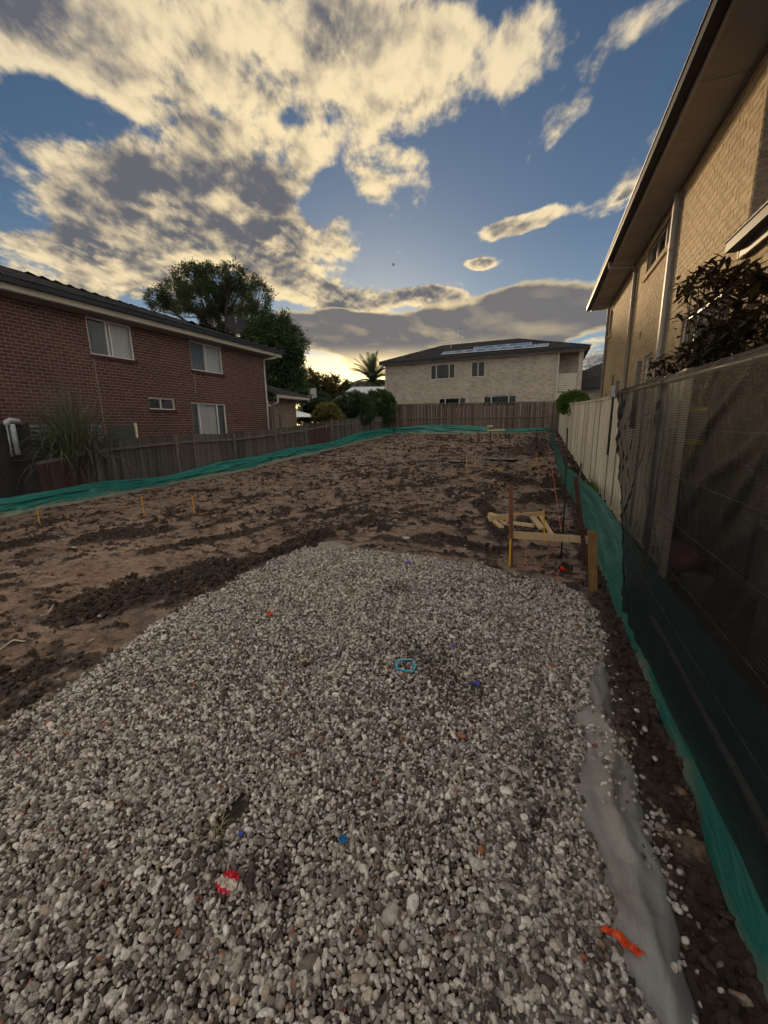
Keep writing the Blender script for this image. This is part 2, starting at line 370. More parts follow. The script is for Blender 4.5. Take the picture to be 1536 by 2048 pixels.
def tarp_mat(name, c1, c2, dirt, thresh=.25, weave=260):
    "woven plastic sheeting with a soiled lower hem ('hem' attribute runs 0 at the bottom to 1 at the top)"
    m, t = new_mat(name); b = t.bsdf
    pos = t.node('ShaderNodeTexCoord').outputs['Object']
    at = t.node('ShaderNodeAttribute'); at.attribute_name = 'hem'
    col = t.mix(t.noise(pos, 1.5, 4), c1, c2)
    n = t.m('ADD', at.outputs['Fac'], t.m('MULTIPLY', t.m('SUBTRACT', t.noise(pos, 2.2, 5, .65), .5), .9))
    col = t.mix(t.ramp(n, thresh+.12, thresh-.12), col, dirt)
    t.L.new(col, b.inputs['Base Color']); b.inputs['Roughness'].default_value = .33; b.inputs['Specular IOR Level'].default_value = .55
    bn = t.node('ShaderNodeBump'); bn.inputs['Strength'].default_value = .25; bn.inputs['Distance'].default_value = .004
    t.L.new(t.noise(pos, weave, 2), bn.inputs['Height'])
    b2 = t.node('ShaderNodeBump'); b2.inputs['Strength'].default_value = .55; b2.inputs['Distance'].default_value = .03
    t.L.new(t.noise(t.v('MULTIPLY', pos, (1.0, .45, 2.4)), 6, 5, .6, 1.6), b2.inputs['Height']); t.L.new(bn.outputs[0], b2.inputs['Normal']); t.L.new(b2.outputs[0], b.inputs['Normal'])
    tl = t.node('ShaderNodeBsdfTranslucent'); t.L.new(col, tl.inputs[0]); mx = t.node('ShaderNodeMixShader'); mx.inputs[0].default_value = .18
    t.L.new(b.outputs[0], mx.inputs[1]); t.L.new(tl.outputs[0], mx.inputs[2]); t.L.new(mx.outputs[0], t.out.inputs[0]); return m
M['tarp'] = tarp_mat('green_woven_sheeting', (.010, .145, .120), (.016, .19, .155), (.20, .21, .165))
M['tarp_wet'] = tarp_mat('muddy_green_sheeting', (.008, .125, .105), (.012, .16, .132), (.17, .18, .14), .02)

# ---------------------------------------------------------------- brick walls and windows
def rects_minus(u0, u1, v0, v1, ops):
    us = sorted({u0, u1, *[q for o in ops for q in o[:2] if u0 < q < u1]}); vs = sorted({v0, v1, *[q for o in ops for q in o[2:4] if v0 < q < v1]})
    return [(a, b, c, d) for a, b in zip(us, us[1:]) for c, d in zip(vs, vs[1:]) if not any(o[0] <= (a+b)/2 <= o[1] and o[2] <= (c+d)/2 <= o[3] for o in ops)]
def brick_wall(root, o, u, n, u0, u1, v0, v1, ops, bm, mm, nparts=0, ck=None, bl=.235, bh=.087, j=.013, proud=.0035, depth=.11):
    """o: origin of the wall plane, u: unit vector along it, n: outward normal.  Mortar bed is a recessed sheet, each brick a block in front of it."""
    o, u, n = (np.array(q, float) for q in (o, u, n)); up = np.array((0, 0, 1.0)); P = lambda a, b, d=0: o+u*a+up*b+n*d
    w = MB()
    for a, b, c, d in rects_minus(u0, u1, v0, v1, ops):
        k = len(w.v); w.add([P(a, c, -proud), P(b, c, -proud), P(b, d, -proud), P(a, d, -proud)], [(0, 1, 2, 3)])
    for q in ops:
        a, b, c, d = q[:4]; D = -depth
        for (e, f), (g, h) in (((a, c), (b, c)), ((b, c), (b, d)), ((b, d), (a, d)), ((a, d), (a, c))):
            w.add([P(e, f, -proud), P(g, h, -proud), P(g, h, D), P(e, f, D)], [(0, 1, 2, 3)])
    w.build('wall', mm, root)
    full = []; part = MB(); rows = int((v1-v0)/(bh+j))+1
    for r in range(rows):
        z0 = v0+r*(bh+j); z1 = min(z0+bh, v1)
        if z1-z0 < .02: continue
        x = u0-((r % 2)*.5)*(bl+j)
        while x < u1:
            a, b = max(x, u0), min(x+bl, u1); x += bl+j
            segs = [(a, b)]
            for q in ops:
                if q[2] < z1-.005 and q[3] > z0+.005:
                    ns = []
                    for s0, s1 in segs:
                        if q[1] <= s0 or q[0] >= s1: ns.append((s0, s1)); continue
                        if q[0] > s0: ns.append((s0, q[0]))
                        if q[1] < s1: ns.append((q[1], s1))
                    segs = ns
            for s0, s1 in segs:
                if s1-s0 < .03: continue
                if s1-s0 > bl-.002 and z1-z0 > bh-.002: full.append(((s0+s1)/2, (z0+z1)/2))
                else: part.obox(P((s0+s1)/2, (z0+z1)/2, -.012), u, up, n, (s1-s0)/2, (z1-z0)/2, .012)
    full = np.array(full); cam0 = np.array((0, 0, CAMZ))
    if nparts:
        cen = o+full[:, :1]*u+full[:, 1:]*up; vv = cen-cam0; dep = vv@_F; px = 768+FPX*(vv@_R)/np.maximum(dep, .01); py = 1024-FPX*(vv@_U)/np.maximum(dep, .01)
        dist = np.linalg.norm(vv, axis=1); vis = (dep > .3) & (px > 0) & (px < 1536) & (py > 0) & (py < 2048)
        if ck is not None: vis &= ck(full)
        size = np.where(vis, np.abs(vv@n)/dist**3, 0); order = np.argsort(-size)[:nparts]
        pick = np.zeros(len(full), bool); pick[order[size[order] > 0]] = True
        ub = MB(); ub.obox((0, 0, 0), u, up, n, bl/2, bh/2, .012); me = ub.mesh('brick', bm)
        for k in np.nonzero(pick)[0]:
            put('brick', me, root, P(full[k, 0], full[k, 1], -.012+RNG.uniform(-.0015, .0015)))
        full = full[~pick]
    for a, b in full: part.obox(P(a, b, -.012+RNG.uniform(-.0012, .0012)), u, up, n, bl/2, bh/2, .012)
    part.build('brickwork', bm, root, kind='stuff')
    return P
def window(root, P, u, n, q, fm, pane_list, recess=.07, fw=.045, splits=(), transoms=(), sill=None, back=None, label=None):
    "frame part with panes as sub-parts; P(a, b, d) gives points of the wall; pane_list: material of glass per bay, back: curtain per bay"
    a, b, c, d = q; u = np.array(u, float); n = np.array(n, float); up = np.array((0, 0, 1.0)); m = MB()
    edges = [a]+[a+(b-a)*s for s in splits]+[b]
    def bx(x0, x1, y0, y1, t=.03): m.obox(P((x0+x1)/2, (y0+y1)/2, -recess), u, up, n, (x1-x0)/2, (y1-y0)/2, t)
    bx(a, b, d-fw, d); bx(a, b, c, c+fw); bx(a, a+fw, c+fw, d-fw, .029); bx(b-fw, b, c+fw, d-fw, .029)
    for e in edges[1:-1]: bx(e-fw/2, e+fw/2, c+fw, d-fw, .027)
    for tr in transoms: z = c+(d-c)*tr; bx(a+fw, b-fw, z-.02, z+.02, .025)
    f = m.build('window', fm, root, label=label)
    for k in range(len(edges)-1):
        g = MB(); x0, x1 = edges[k]+fw*.6, edges[k+1]-fw*.6
        g.obox(P((x0+x1)/2, (c+d)/2, -recess-.005), u, up, n, (x1-x0)/2, (d-c)/2-fw*.8, .003)
        g.build('pane', pane_list[k % len(pane_list)], f)
    bk = back or [M['room_shade']]
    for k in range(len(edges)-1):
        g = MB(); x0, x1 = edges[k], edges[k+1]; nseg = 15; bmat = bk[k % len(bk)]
        rows = [[P(x0+(x1-x0)*i/nseg, zz, -recess-.10+(.012 if i % 2 else -.012)*(bmat is not M['room_shade'])) for i in range(nseg+1)] for zz in (c, d)]
        g.grid(np.array(rows)); g.build('curtain' if bmat is not M['room_shade'] else 'room_shade_sheet', bmat, f)
    if sill:
        s = MB(); x = a-.03
        while x < b+.02:
            s.obox(P(x+.04, c-.055, .012), u, up, n, .037, .055, .03); x += .086
        s.build('sill', sill, root)
    return f

# ---------------------------------------------------------------- terrain
_BY = [-5, 0, 5, 8, 12, 19, 28, 32, 60]; _BZ = [0, 0, 0, .05, .16, .56, 1.06, 1.12, 1.3]
_LY = [0, 5, 10, 12, 16, 23, 28]; _LZ = [-.36, -.31, -.22, -.22, -.20, -.06, .0]
def G0(x, y):
    x = np.asarray(x, float); y = np.asarray(y, float)
    b = np.interp(y, _BY, _BZ); l = np.interp(y, _LY, _LZ)
    side = sstep(-1.5, -11.5, x)
    return b + l*side - .07*sstep(.35, .75, x)*sstep(9, 5, y)
def ground_hit(px, py, f=None):
    d = ray(px, py); f = f or G0; t = 1.0
    lo, hi = .3, 80.0; ts = np.geomspace(.8, 80, 400); P = d[None]*ts[:, None]+np.array([0, 0, CAMZ]); s = P[:, 2]-f(P[:, 0], P[:, 1])
    k = np.argmax(s < 0); lo, hi = ts[max(k-1, 0)], ts[k]
    for _ in range(25):
        t = (lo+hi)/2; p = d*t+np.array([0, 0, CAMZ])
        if p[2] > f(p[0], p[1]): lo = t
        else: hi = t
    return p
gh = lambda *q: [ground_hit(a, b) for a, b in q]
# outer edge of the geotextile under the gravel
FAB_OUT = gh((1185, 1318), (1215, 1345), (1228, 1420), (1234, 1475), (1255, 1500), (1272, 1550), (1283, 1600), (1290, 1660), (1335, 1760), (1352, 1850), (1375, 1960), (1396, 2048))
FAB_OUT = np.array([[p[0], p[1]] for p in FAB_OUT]+[[.44, .6], [.46, .2], [.46, -.6]])
_fy = FAB_OUT[::-1, 1]; _fx = FAB_OUT[::-1, 0]
def fab_outer(y): return np.interp(y, _fy, _fx)
FAB_Y1 = FAB_OUT[0, 1]
# dark heaps of turned soil: capsules on the ground surveyed in the photograph
def seg_mask(x, y, pts, w):
    out = np.zeros_like(x)
    for (a, b) in zip(pts, pts[1:]):
        ax, ay, bx, by = a[0], a[1], b[0], b[1]; L = (bx-ax)**2+(by-ay)**2+1e-9
        t = np.clip(((x-ax)*(bx-ax)+(y-ay)*(by-ay))/L, 0, 1); d = np.hypot(x-ax-t*(bx-ax), y-ay-t*(by-ay))
        out = np.maximum(out, sstep(w, w*.3, d))
    return out
gh = lambda *q: [ground_hit(a, b) for a, b in q]
HEAPS = [(gh((215, 1205), (330, 1175), (430, 1140)), .62, 1.0), (gh((380, 1190), (500, 1125), (640, 1072)), .32, 1.1), (gh((60, 1085), (160, 1080), (300, 1065)), .7, .7),
  (gh((0, 1385), (60, 1355)), .16, .9), (gh((600, 1060), (800, 1035)), .6, .35), (gh((1060, 985), (1180, 1010)), .55, .7), (gh((1080, 1000), (1120, 960)), .6, .8),
  (gh((960, 1005), (1010, 1085)), .25, .7), (gh((880, 1075), (980, 1100)), .22, .8), (gh((760, 1080), (880, 1090)), .25, .5), (gh((830, 925), (900, 920)), .9, .35),
  (gh((990, 950), (1090, 975)), .7, .6), (gh((1040, 905), (1100, 885)), 1.6, .4), (gh((300, 1100), (520, 1060)), .35, .6)]
def tracks(x, y):
    "wheel and machine tracks pressed in the mud"
    t = 0
    for c, w in ((-4.1, .22), (-5.9, .24), (-8.6, .3)):
        xx = x-(c+.42*(y-3)+.25*np.sin(y*.35)); t = t+np.exp(-(xx/w)**2)
    return t
def soil(x, y):
    m = np.zeros_like(x)
    for pts, w, k in HEAPS: m = np.maximum(m, k*seg_mask(x+.15*fbm(x, y, 1.3, 2), y+.15*fbm(x+9, y, 1.3, 2), pts, w))
    g = sstep(.02, .40, fbm(x*.8, y, .55, 4, .6)+.08)*.62
    m = np.maximum(m, g*(.25+.75*sstep(-.1, .25, fbm(x+40, y, 2.6, 4, .65))))
    m = np.maximum(m, .55*sstep(.08, .48, fbm(x*.7-20, y*1.5, 3.4, 4, .7)))
    m = np.maximum(m, .75*sstep(.30, .62, x)*sstep(22, 12, y))
    tk = tracks(x, y); m = np.maximum(m, .75*sstep(.12, .30, tk)*sstep(.62, .40, tk)*sstep(-.1, .2, fbm(x, y, 2.2, 3)))
    m = m*(1-.8*sstep(.35, .6, fbm(x-30, y+12, .35, 3)))
    return np.clip(m, 0, 1.1)
# compacted gravel driveway outline (left edge, far edge, right edge)
GR_EDGE = gh((0, 1465), (150, 1372), (330, 1240), (410, 1200), (490, 1155), (560, 1118), (610, 1098), (680, 1094), (760, 1104), (860, 1117), (950, 1130), (1040, 1150), (1110, 1168), (1160, 1190), (1195, 1230), (1205, 1290), (1192, 1335), (1155, 1450), (1160, 1550), (1150, 1620), (1190, 1700), (1200, 1800), (1240, 1930), (1300, 2048))
GR_POLY = np.array([[-2.25, -1.2]]+[[-2.47, .35]]+[[p[0], p[1]] for p in GR_EDGE]+[[.42, .3], [.45, -1.2]])
def in_poly(x, y, P):
    r = np.zeros(x.shape, bool); n = len(P)
    for i in range(n):
        x0, y0 = P[i]; x1, y1 = P[(i+1) % n]
        c = ((y0 > y) != (y1 > y)) & (x < (x1-x0)*(y-y0)/((y1-y0) if y1 != y0 else 1e-9)+x0); r ^= c
    return r
def poly_dist(x, y, P):
    d = np.full(x.shape, 1e9)
    for i in range(len(P)):
        ax, ay = P[i]; bx, by = P[(i+1) % len(P)]; L = (bx-ax)**2+(by-ay)**2+1e-12
        t = np.clip(((x-ax)*(bx-ax)+(y-ay)*(by-ay))/L, 0, 1); d = np.minimum(d, np.hypot(x-ax-t*(bx-ax), y-ay-t*(by-ay)))
    return np.where(in_poly(x, y, P), d, -d)
def terrain(x, y):
    s = soil(x, y); inside = sstep(2.6, .9, np.abs(x+5.3)-6.2)
    h = G0(x, y) + .035*fbm(x, y, .6, 3) + .016*fbm(x, y, 2.6, 4, .55)
    rid = 1-np.abs(fbm(x, y, 5.5, 4, .6))*2.2
    h = h + s*(.020+.045*np.clip(rid, 0, 1)+.030*fbm(x, y, 13, 4, .7))
    h = h + (.010+.008*s)*fbm(x, y, 20, 3, .7) + .012*np.clip(fbm(x, y, 9, 3, .6), 0, 1)
    tr = tracks(x, y); h = h-.042*np.clip(tr, 0, 1)*(1-.6*s)*(1+.5*np.sin((x+y)*38)*.4)
    d = poly_dist(x, y, GR_POLY); h = h*(1-sstep(-.05, .12, d)) + (G0(x, y)-.02)*sstep(-.05, .12, d)
    u = sstep(.05, -.01, x-fab_outer(y))*sstep(FAB_Y1+.06, FAB_Y1-.02, y)*(x > -.3); h = h*(1-u)+np.minimum(h, G0(x, y)-.012)*u
    return h, s, d
xs = np.concatenate([[-400, -150, -60, -30, -20, -16], np.arange(-14, 2.2, .042), [2.4, 3, 5, 9, 20, 60, 150, 400]])
ys = [-400, -120, -40, -12, -5, -2, -.5, .2]; yv = .5
while yv < 30: ys.append(yv); yv += max(.026, .0042*yv)
ys = np.array(ys+[31, 33, 36, 42, 55, 90, 200, 600, 1500])
X, Y = np.meshgrid(xs, ys); H, S, Dg = terrain(X, Y)
out = sstep(-13, -14.2, X)+sstep(1.9, 2.4, X)+sstep(28.6, 30.5, Y)+sstep(.1, -1, Y); out = np.clip(out, 0, 1)
H = H*(1-out)+out*(G0(np.clip(X, -14, 2), np.clip(Y, -2, 60)))
far = sstep(35, 60, Y); H = H*(1-far)+far*1.2
H = np.where((X > 1.3) & (Y < 29), H-.04, H)

def ground_mat():
    m, t = new_mat('wet_building_site_mud'); b = t.bsdf
    pos = t.node('ShaderNodeNewGeometry').outputs['Position']
    a = t.node('ShaderNodeAttribute'); a.attribute_name = 'soil'; w = t.node('ShaderNodeAttribute'); w.attribute_name = 'warm'; u = t.node('ShaderNodeAttribute'); u.attribute_name = 'wet'
    n1 = t.noise(pos, 1.1, 5, .6); n2 = t.noise(pos, 7, 6, .65); n3 = t.noise(pos, 38, 5, .7)
    clay = t.mix(t.ramp(n1, .35, .65), (.205, .136, .098), (.34, .238, .176))
    clay = t.mix(t.ramp(w.outputs['Fac'], .2, .9), clay, (.40, .23, .10))
    clay = t.mix(t.ramp(n2, .47, .61), clay, (.095, .064, .047))
    clay = t.mix(t.ramp(n3, .51, .62, 0, .85), clay, (.045, .031, .025))
    clay = t.mix(t.ramp(n3, .40, .30, 0, .6), clay, (.52, .38, .27))
    clay = t.mix(t.ramp(t.noise(pos, 3.1, 6, .7), .50, .66, 0, .6), clay, (.12, .078, .056))
    dark = t.mix(n3, (.024, .015, .012), (.062, .040, .030))
    s = t.ramp(t.m('ADD', a.outputs['Fac'], t.m('MULTIPLY_ADD', n2, 1.2, -.6)), .22, .42)
    col = t.mix(s, clay, dark)
    col = t.mix(t.m('MULTIPLY', u.outputs['Fac'], .55), col, (.11, .088, .072))
    t.L.new(col, b.inputs['Base Color'])
    t.put(b.inputs['Roughness'], t.ramp(t.m('ADD', u.outputs['Fac'], t.m('MULTIPLY_ADD', n2, .5, -.25)), .2, .9, .66, .20)); b.inputs['Specular IOR Level'].default_value = .35
    bn = t.node('ShaderNodeBump'); bn.inputs['Strength'].default_value = .8; bn.inputs['Distance'].default_value = .02; t.L.new(t.noise(pos, 28, 6, .7), bn.inputs['Height'])
    t.L.new(bn.outputs[0], b.inputs['Normal']); return m
g = MB(); g.grid(np.stack([X, Y, H], -1)); ground = g.build('ground', ground_mat(), smooth=True); struct(ground)
def attr(me, name, arr):
    a = me.attributes.new(name, 'FLOAT', 'POINT'); a.data.foreach_set('value', np.asarray(arr, np.float32).ravel())
attr(ground.data, 'soil', S*(1-out))
wc = ground_hit(1035, 945); attr(ground.data, 'warm', np.exp(-(((X-wc[0])/2.0)**2+((Y-wc[1])/4.5)**2))*sstep(-.3, .4, fbm(X, Y, .9, 3)) + .35*sstep(.1, .5, fbm(X+7, Y, .5, 3)))
PUD = [gh((905, 925), (930, 923))+[.30], gh((980, 918), (1025, 920))+[.32], gh((845, 928), (880, 928))+[.22], gh((925, 884), (935, 884))+[.25]]
wet = np.zeros_like(X)
for q in PUD: wet = np.maximum(wet, seg_mask(X, Y, q[:2], q[2]*2.4))
wet = np.maximum(wet, .75*np.exp(-(np.clip(-Dg, 0, None)/.42)**2)*sstep(5.2, 3.6, Y)*sstep(-.1, .35, fbm(X, Y, 1.6, 3)+.25))
wet = np.maximum(wet, .7*sstep(.05, .3, X)*sstep(3.2, 4.2, Y)*sstep(.0, .3, fbm(X, Y, 1.2, 3)))
attr(ground.data, 'wet', wet)
def hgt(x, y):
    "height of the built ground mesh"
    x = np.clip(np.asarray(x, float), xs[0], xs[-1]-1e-6); y = np.clip(np.asarray(y, float), ys[0], ys[-1]-1e-6)
    i = np.clip(np.searchsorted(xs, x)-1, 0, len(xs)-2); j = np.clip(np.searchsorted(ys, y)-1, 0, len(ys)-2)
    fx = (x-xs[i])/(xs[i+1]-xs[i]); fy = (y-ys[j])/(ys[j+1]-ys[j])
    return H[j, i]*(1-fx)*(1-fy)+H[j, i+1]*fx*(1-fy)+H[j+1, i]*(1-fx)*fy+H[j+1, i+1]*fx*fy
def gpos(px, py): p = ground_hit(px, py); return np.array([p[0], p[1], float(hgt(p[0], p[1]))])

# puddles: still water lying in the low spots
def puddle(q, lab):
    a, b, w = q; m = MB(); n = 40; c = (a+b)/2; u = b-a; L = np.linalg.norm(u[:2])/2; u = u/np.linalg.norm(u); pts = []
    for k in range(n):
        th = 2*math.pi*k/n; r = 1+.45*float(fbm(math.cos(th)*1.3+c[0], math.sin(th)*1.3+c[1], 1.4, 3))
        dx = math.cos(th)*(L+w*.5)*r; dy = math.sin(th)*w*1.6*r; pts.append((c[0]+u[0]*dx-u[1]*dy, c[1]+u[1]*dx+u[0]*dy, 0))
    pts = np.array(pts); z = float(np.percentile(hgt(c[0]+RNG.uniform(-L, L, 60), c[1]+RNG.uniform(-w, w, 60)), 80))+.010
    pts[:, 2] = z; m.add(list(pts)+[(c[0], c[1], z)], [(k, (k+1) % n, n) for k in range(n)]); o = m.build('puddle', M['water']); struct(o)
M['water'] = mat('muddy_water', (.27, .25, .22), (.33, .31, .28), 3, .22, spec=.6)
for q in PUD: puddle(q, '')

# ---------------------------------------------------------------- scattered stones (instanced)
def scatter(name, pts, nrm_rot, scl, tone, material, variants=8, amp=.34, freq=1.3, sub=3, smooth=True, kind='stuff', parent=None):
    n = len(pts); me = bpy.data.meshes.new(name); me.vertices.add(n); me.vertices.foreach_set('co', np.asarray(pts, np.float32).ravel())
    def va(nm, arr): a = me.attributes.new(nm, 'FLOAT_VECTOR', 'POINT'); a.data.foreach_set('vector', np.asarray(arr, np.float32).ravel())
    va('rot', nrm_rot); va('scl', scl); attr(me, 'tone', tone)
    iv = me.attributes.new('var', 'INT', 'POINT'); iv.data.foreach_set('value', RNG.integers(0, variants, n).astype(np.int32))
    me.update(); o = bpy.data.objects.new(name, me); COL.objects.link(o); o['kind'] = kind
    ng = bpy.data.node_groups.new(name+'_nodes', 'GeometryNodeTree'); t = NT(ng)
    ng.interface.new_socket('Geometry', in_out='INPUT', socket_type='NodeSocketGeometry'); ng.interface.new_socket('Geometry', in_out='OUTPUT', socket_type='NodeSocketGeometry')
    gi = t.node('NodeGroupInput'); go = t.node('NodeGroupOutput'); join = t.node('GeometryNodeJoinGeometry')
    for k in range(variants):
        ico = t.node('GeometryNodeMeshIcoSphere'); ico.inputs['Subdivisions'].default_value = sub; ico.inputs['Radius'].default_value = 1
        ps = t.node('GeometryNodeInputPosition').outputs[0]; nz = t.node('ShaderNodeTexNoise', noise_dimensions='3D')
        t.L.new(t.v('ADD', ps, (k*7.3+1, k*3.1, -k*5.7)), nz.inputs['Vector']); nz.inputs['Scale'].default_value = freq; nz.inputs['Detail'].default_value = 2.5
        rad = t.m('MULTIPLY_ADD', t.m('SUBTRACT', nz.outputs['Fac'], .5), amp*3.2, 1.0)
        sp = t.node('GeometryNodeSetPosition'); t.L.new(ico.outputs['Mesh'], sp.inputs['Geometry']); t.L.new(t.v('SCALE', ps, scale=rad), sp.inputs['Position'])
        sm = t.node('GeometryNodeSetShadeSmooth'); t.L.new(sp.outputs[0], sm.inputs[0]); sm.inputs['Shade Smooth'].default_value = smooth
        mt = t.node('GeometryNodeSetMaterial'); t.L.new(sm.outputs[0], mt.inputs[0]); mt.inputs['Material'].default_value = material
        g2 = t.node('GeometryNodeGeometryToInstance'); t.L.new(mt.outputs[0], g2.inputs[0]); t.L.new(g2.outputs[0], join.inputs[0])
    ip = t.node('GeometryNodeInstanceOnPoints'); t.L.new(gi.outputs[0], ip.inputs['Points']); t.L.new(join.outputs[0], ip.inputs['Instance'])
    ip.inputs['Pick Instance'].default_value = True
    def na(nm, ty):
        q = t.node('GeometryNodeInputNamedAttribute', data_type=ty); q.inputs[0].default_value = nm
        return next(x for x in q.outputs if x.enabled and x.name == 'Attribute')
    t.L.new(na('var', 'INT'), ip.inputs['Instance Index']); t.L.new(na('rot', 'FLOAT_VECTOR'), ip.inputs['Rotation']); t.L.new(na('scl', 'FLOAT_VECTOR'), ip.inputs['Scale'])
    t.L.new(ip.outputs[0], go.inputs[0]); md = o.modifiers.new('scatter', 'NODES'); md.node_group = ng
    return o
def stone_mat(name, cols, rough=.75):
    m, t = new_mat(name); b = t.bsdf
    a = t.node('ShaderNodeAttribute', attribute_type='INSTANCER'); a.attribute_name = 'tone'
    cr = t.node('ShaderNodeValToRGB'); t.L.new(a.outputs['Fac'], cr.inputs[0]); cr.color_ramp.interpolation = 'LINEAR'; e = cr.color_ramp.elements
    while len(e) < len(cols): e.new(.5)
    for i, (p, c) in enumerate(cols): e[i].position = p; e[i].color = c4(c)
    pos = t.node('ShaderNodeNewGeometry').outputs['Position']; n = t.noise(pos, 90, 5, .7)
    col = t.v('SCALE', cr.outputs[0], scale=t.ramp(n, .3, .7, .68, 1.28)); t.L.new(col, b.inputs['Base Color'])
    b.inputs['Roughness'].default_value = rough; b.inputs['Specular IOR Level'].default_value = .3
    bn = t.node('ShaderNodeBump'); bn.inputs['Strength'].default_value = .5; bn.inputs['Distance'].default_value = .003; t.L.new(t.noise(pos, 160, 3), bn.inputs['Height']); t.L.new(bn.outputs[0], b.inputs['Normal'])
    return m
M['pebble'] = stone_mat('crushed_river_gravel', [(0, (.055, .042, .036)), (.22, (.165, .134, .116)), (.45, (.32, .282, .258)), (.68, (.50, .448, .41)), (.88, (.74, .685, .63)), (.94, (.30, .23, .16)), (.97, (.26, .10, .065)), (1, (.36, .14, .085))])
M['clod'] = stone_mat('dark_soil_clod', [(0, (.024, .016, .012)), (.5, (.058, .039, .029)), (.85, (.15, .10, .072)), (.97, (.18, .12, .09)), (1, (.34, .27, .22))], .9)

def gravel_top(x, y):
    return G0(x, y) + .028 + .022*fbm(x, y, .9, 3) + .009*fbm(x+5, y, 4, 2)
def make_gravel():
    P = []; R = []; Sx = []; T = []
    for layer, (sp, dz, keep) in enumerate(((.0140, 0, 1.0), (.0180, .008, .80), (.044, .013, .30))):
        nx = int(4.2/sp); ny = int(6.6/sp)
        gx, gy = np.meshgrid(np.arange(nx)*sp-3.6, np.arange(ny)*sp*.95-.9); gx = gx+(np.arange(ny)[:, None] % 2)*sp*.5
        gx = (gx+RNG.uniform(-.45, .45, gx.shape)*sp).ravel(); gy = (gy+RNG.uniform(-.45, .45, gy.shape)*sp).ravel()
        d = poly_dist(gx, gy, GR_POLY)+.05*fbm(gx, gy, 3.5, 3)+.05*(gx > -.2)*fbm(gx+3, gy, 6, 3)
        p = np.where(gx > -.6, sstep(-.030, .012, d), sstep(-.06, .015, d))*keep
        bare = np.exp(-(((gx-BARE[0]+.0)/.055)**2+((gy-BARE[1])/.13)**2)); p = p*(1-.97*sstep(.35, .7, bare))
        ok = RNG.random(gx.shape) < p; gx, gy, d = gx[ok], gy[ok], d[ok]; n = len(gx)
        r = np.exp(RNG.normal(0, .30, n))*.0071*(1+.25*(layer == 2)); edge = sstep(-.05, .12, d)
        z = G0(gx, gy)*(1-edge)+gravel_top(gx, gy)*edge + dz*edge + RNG.uniform(-.005, .005, n) + (1-edge)*(hgt(gx, gy)-G0(gx, gy)+r*.5)
        z = np.maximum(z, fabric_h(gx, gy)+r*.55)
        P.append(np.stack([gx, gy, z], 1)); R.append(np.stack([RNG.normal(0, .8, n), RNG.normal(0, .8, n), RNG.uniform(0, 6.28, n)], 1))
        Sx.append(np.stack([r*RNG.uniform(1.0, 1.75, n), r*RNG.uniform(.75, 1.1, n), r*RNG.uniform(.55, .95, n)], 1)); 
        q = RNG.random(n)*.93+.10*(fbm(gx, gy, .7, 3)) - .26*sstep(.28, .62, fbm(gx*1.3+3, gy*.7, 1.1, 4, .6)); red = RNG.random(n) < .010; T.append(np.where(red, RNG.uniform(.95, 1, n), np.clip(q, 0, .93)))
    return [np.concatenate(q) for q in (P, R, Sx, T)]

# ---------------------------------------------------------------- geotextile under the gravel, shown along its right edge
def fabric_raw(x, y):
    base = G0(x, y); o = fab_outer(y); e = o-x
    w = .024*np.abs(fbm(x*2.2+.3*y, y*.7, 2.2, 3))*2 + .020*np.maximum(0, .32-np.abs(fbm(x*1.5-y*.8, y+x, 3.2, 3)))*2 + .006*fbm(x+y, y*2, 9, 3) + .034*np.exp(-((x-(o-.10-.03*np.sin(y*5)))/.022)**2)*(.4+.6*np.sin(y*2.3)**2) + .006*fbm(x*2, y, 7, 2)
    return base + .022 + w*sstep(.0, .05, e) - .018*sstep(.03, 0, e)
def fabric_h(x, y):
    ok = (y < FAB_Y1) & (x < fab_outer(y)) & (x > -.25)
    return np.where(ok, fabric_raw(x, y), -9)
yy = np.arange(-.6, FAB_Y1, .016); cols = 44
Pf = np.zeros((len(yy), cols, 3))
for i, v in enumerate(yy):
    xo = fab_outer(v)+.006*math.sin(v*31); xi = min(-.12, xo-.1) if v < FAB_Y1-.25 else xo-.14
    xx = np.linspace(xi, xo, cols); Pf[i, :, 0] = xx; Pf[i, :, 1] = v; Pf[i, :, 2] = fabric_raw(xx, np.full(cols, v))
M['geotextile'] = mat('grey_geotextile', (.27, .27, .268), (.36, .355, .345), 4, .85, .5, 120, c3=(.25, .225, .19), stretch=(1, .5, 1))
m = MB(); m.grid(Pf); gt = m.build('geotextile_sheet', M['geotextile'], smooth=True)
sol = gt.modifiers.new('thickness', 'SOLIDIFY'); sol.thickness = .004
tag(gt, 'grey geotextile sheet with a wrinkled edge showing beside the gravel on the right', 'fabric')
b_ = MB(); fb = [ground_hit(*q) for q in ((632, 1100), (640, 1090), (665, 1088), (690, 1094), (700, 1104))]
gpt = []
for i, p in enumerate(fb): gpt.append([(p[0]*s, p[1]*s, float(hgt(p[0]*s, p[1]*s))+.02+.012*math.sin(i*2.1)+k) for s, k in ((1.0, .015), (.985, .03), (.955, .02))])
b_.grid(np.array(gpt)); o = b_.build('geotextile_flap', M['geotextile'], smooth=True); tag(o, 'small grey fabric flap poking out at the far end of the gravel', 'fabric')

BARE = ground_hit(462, 1650)
bed = MB(); P_, R_, S_, T_ = make_gravel()
gv = scatter('gravel', P_, R_, S_, T_, M['pebble'], 10, .30, 1.4, 3)
tag(gv, 'loose grey gravel spread as a driveway across the foreground', 'gravel', kind='stuff'); 
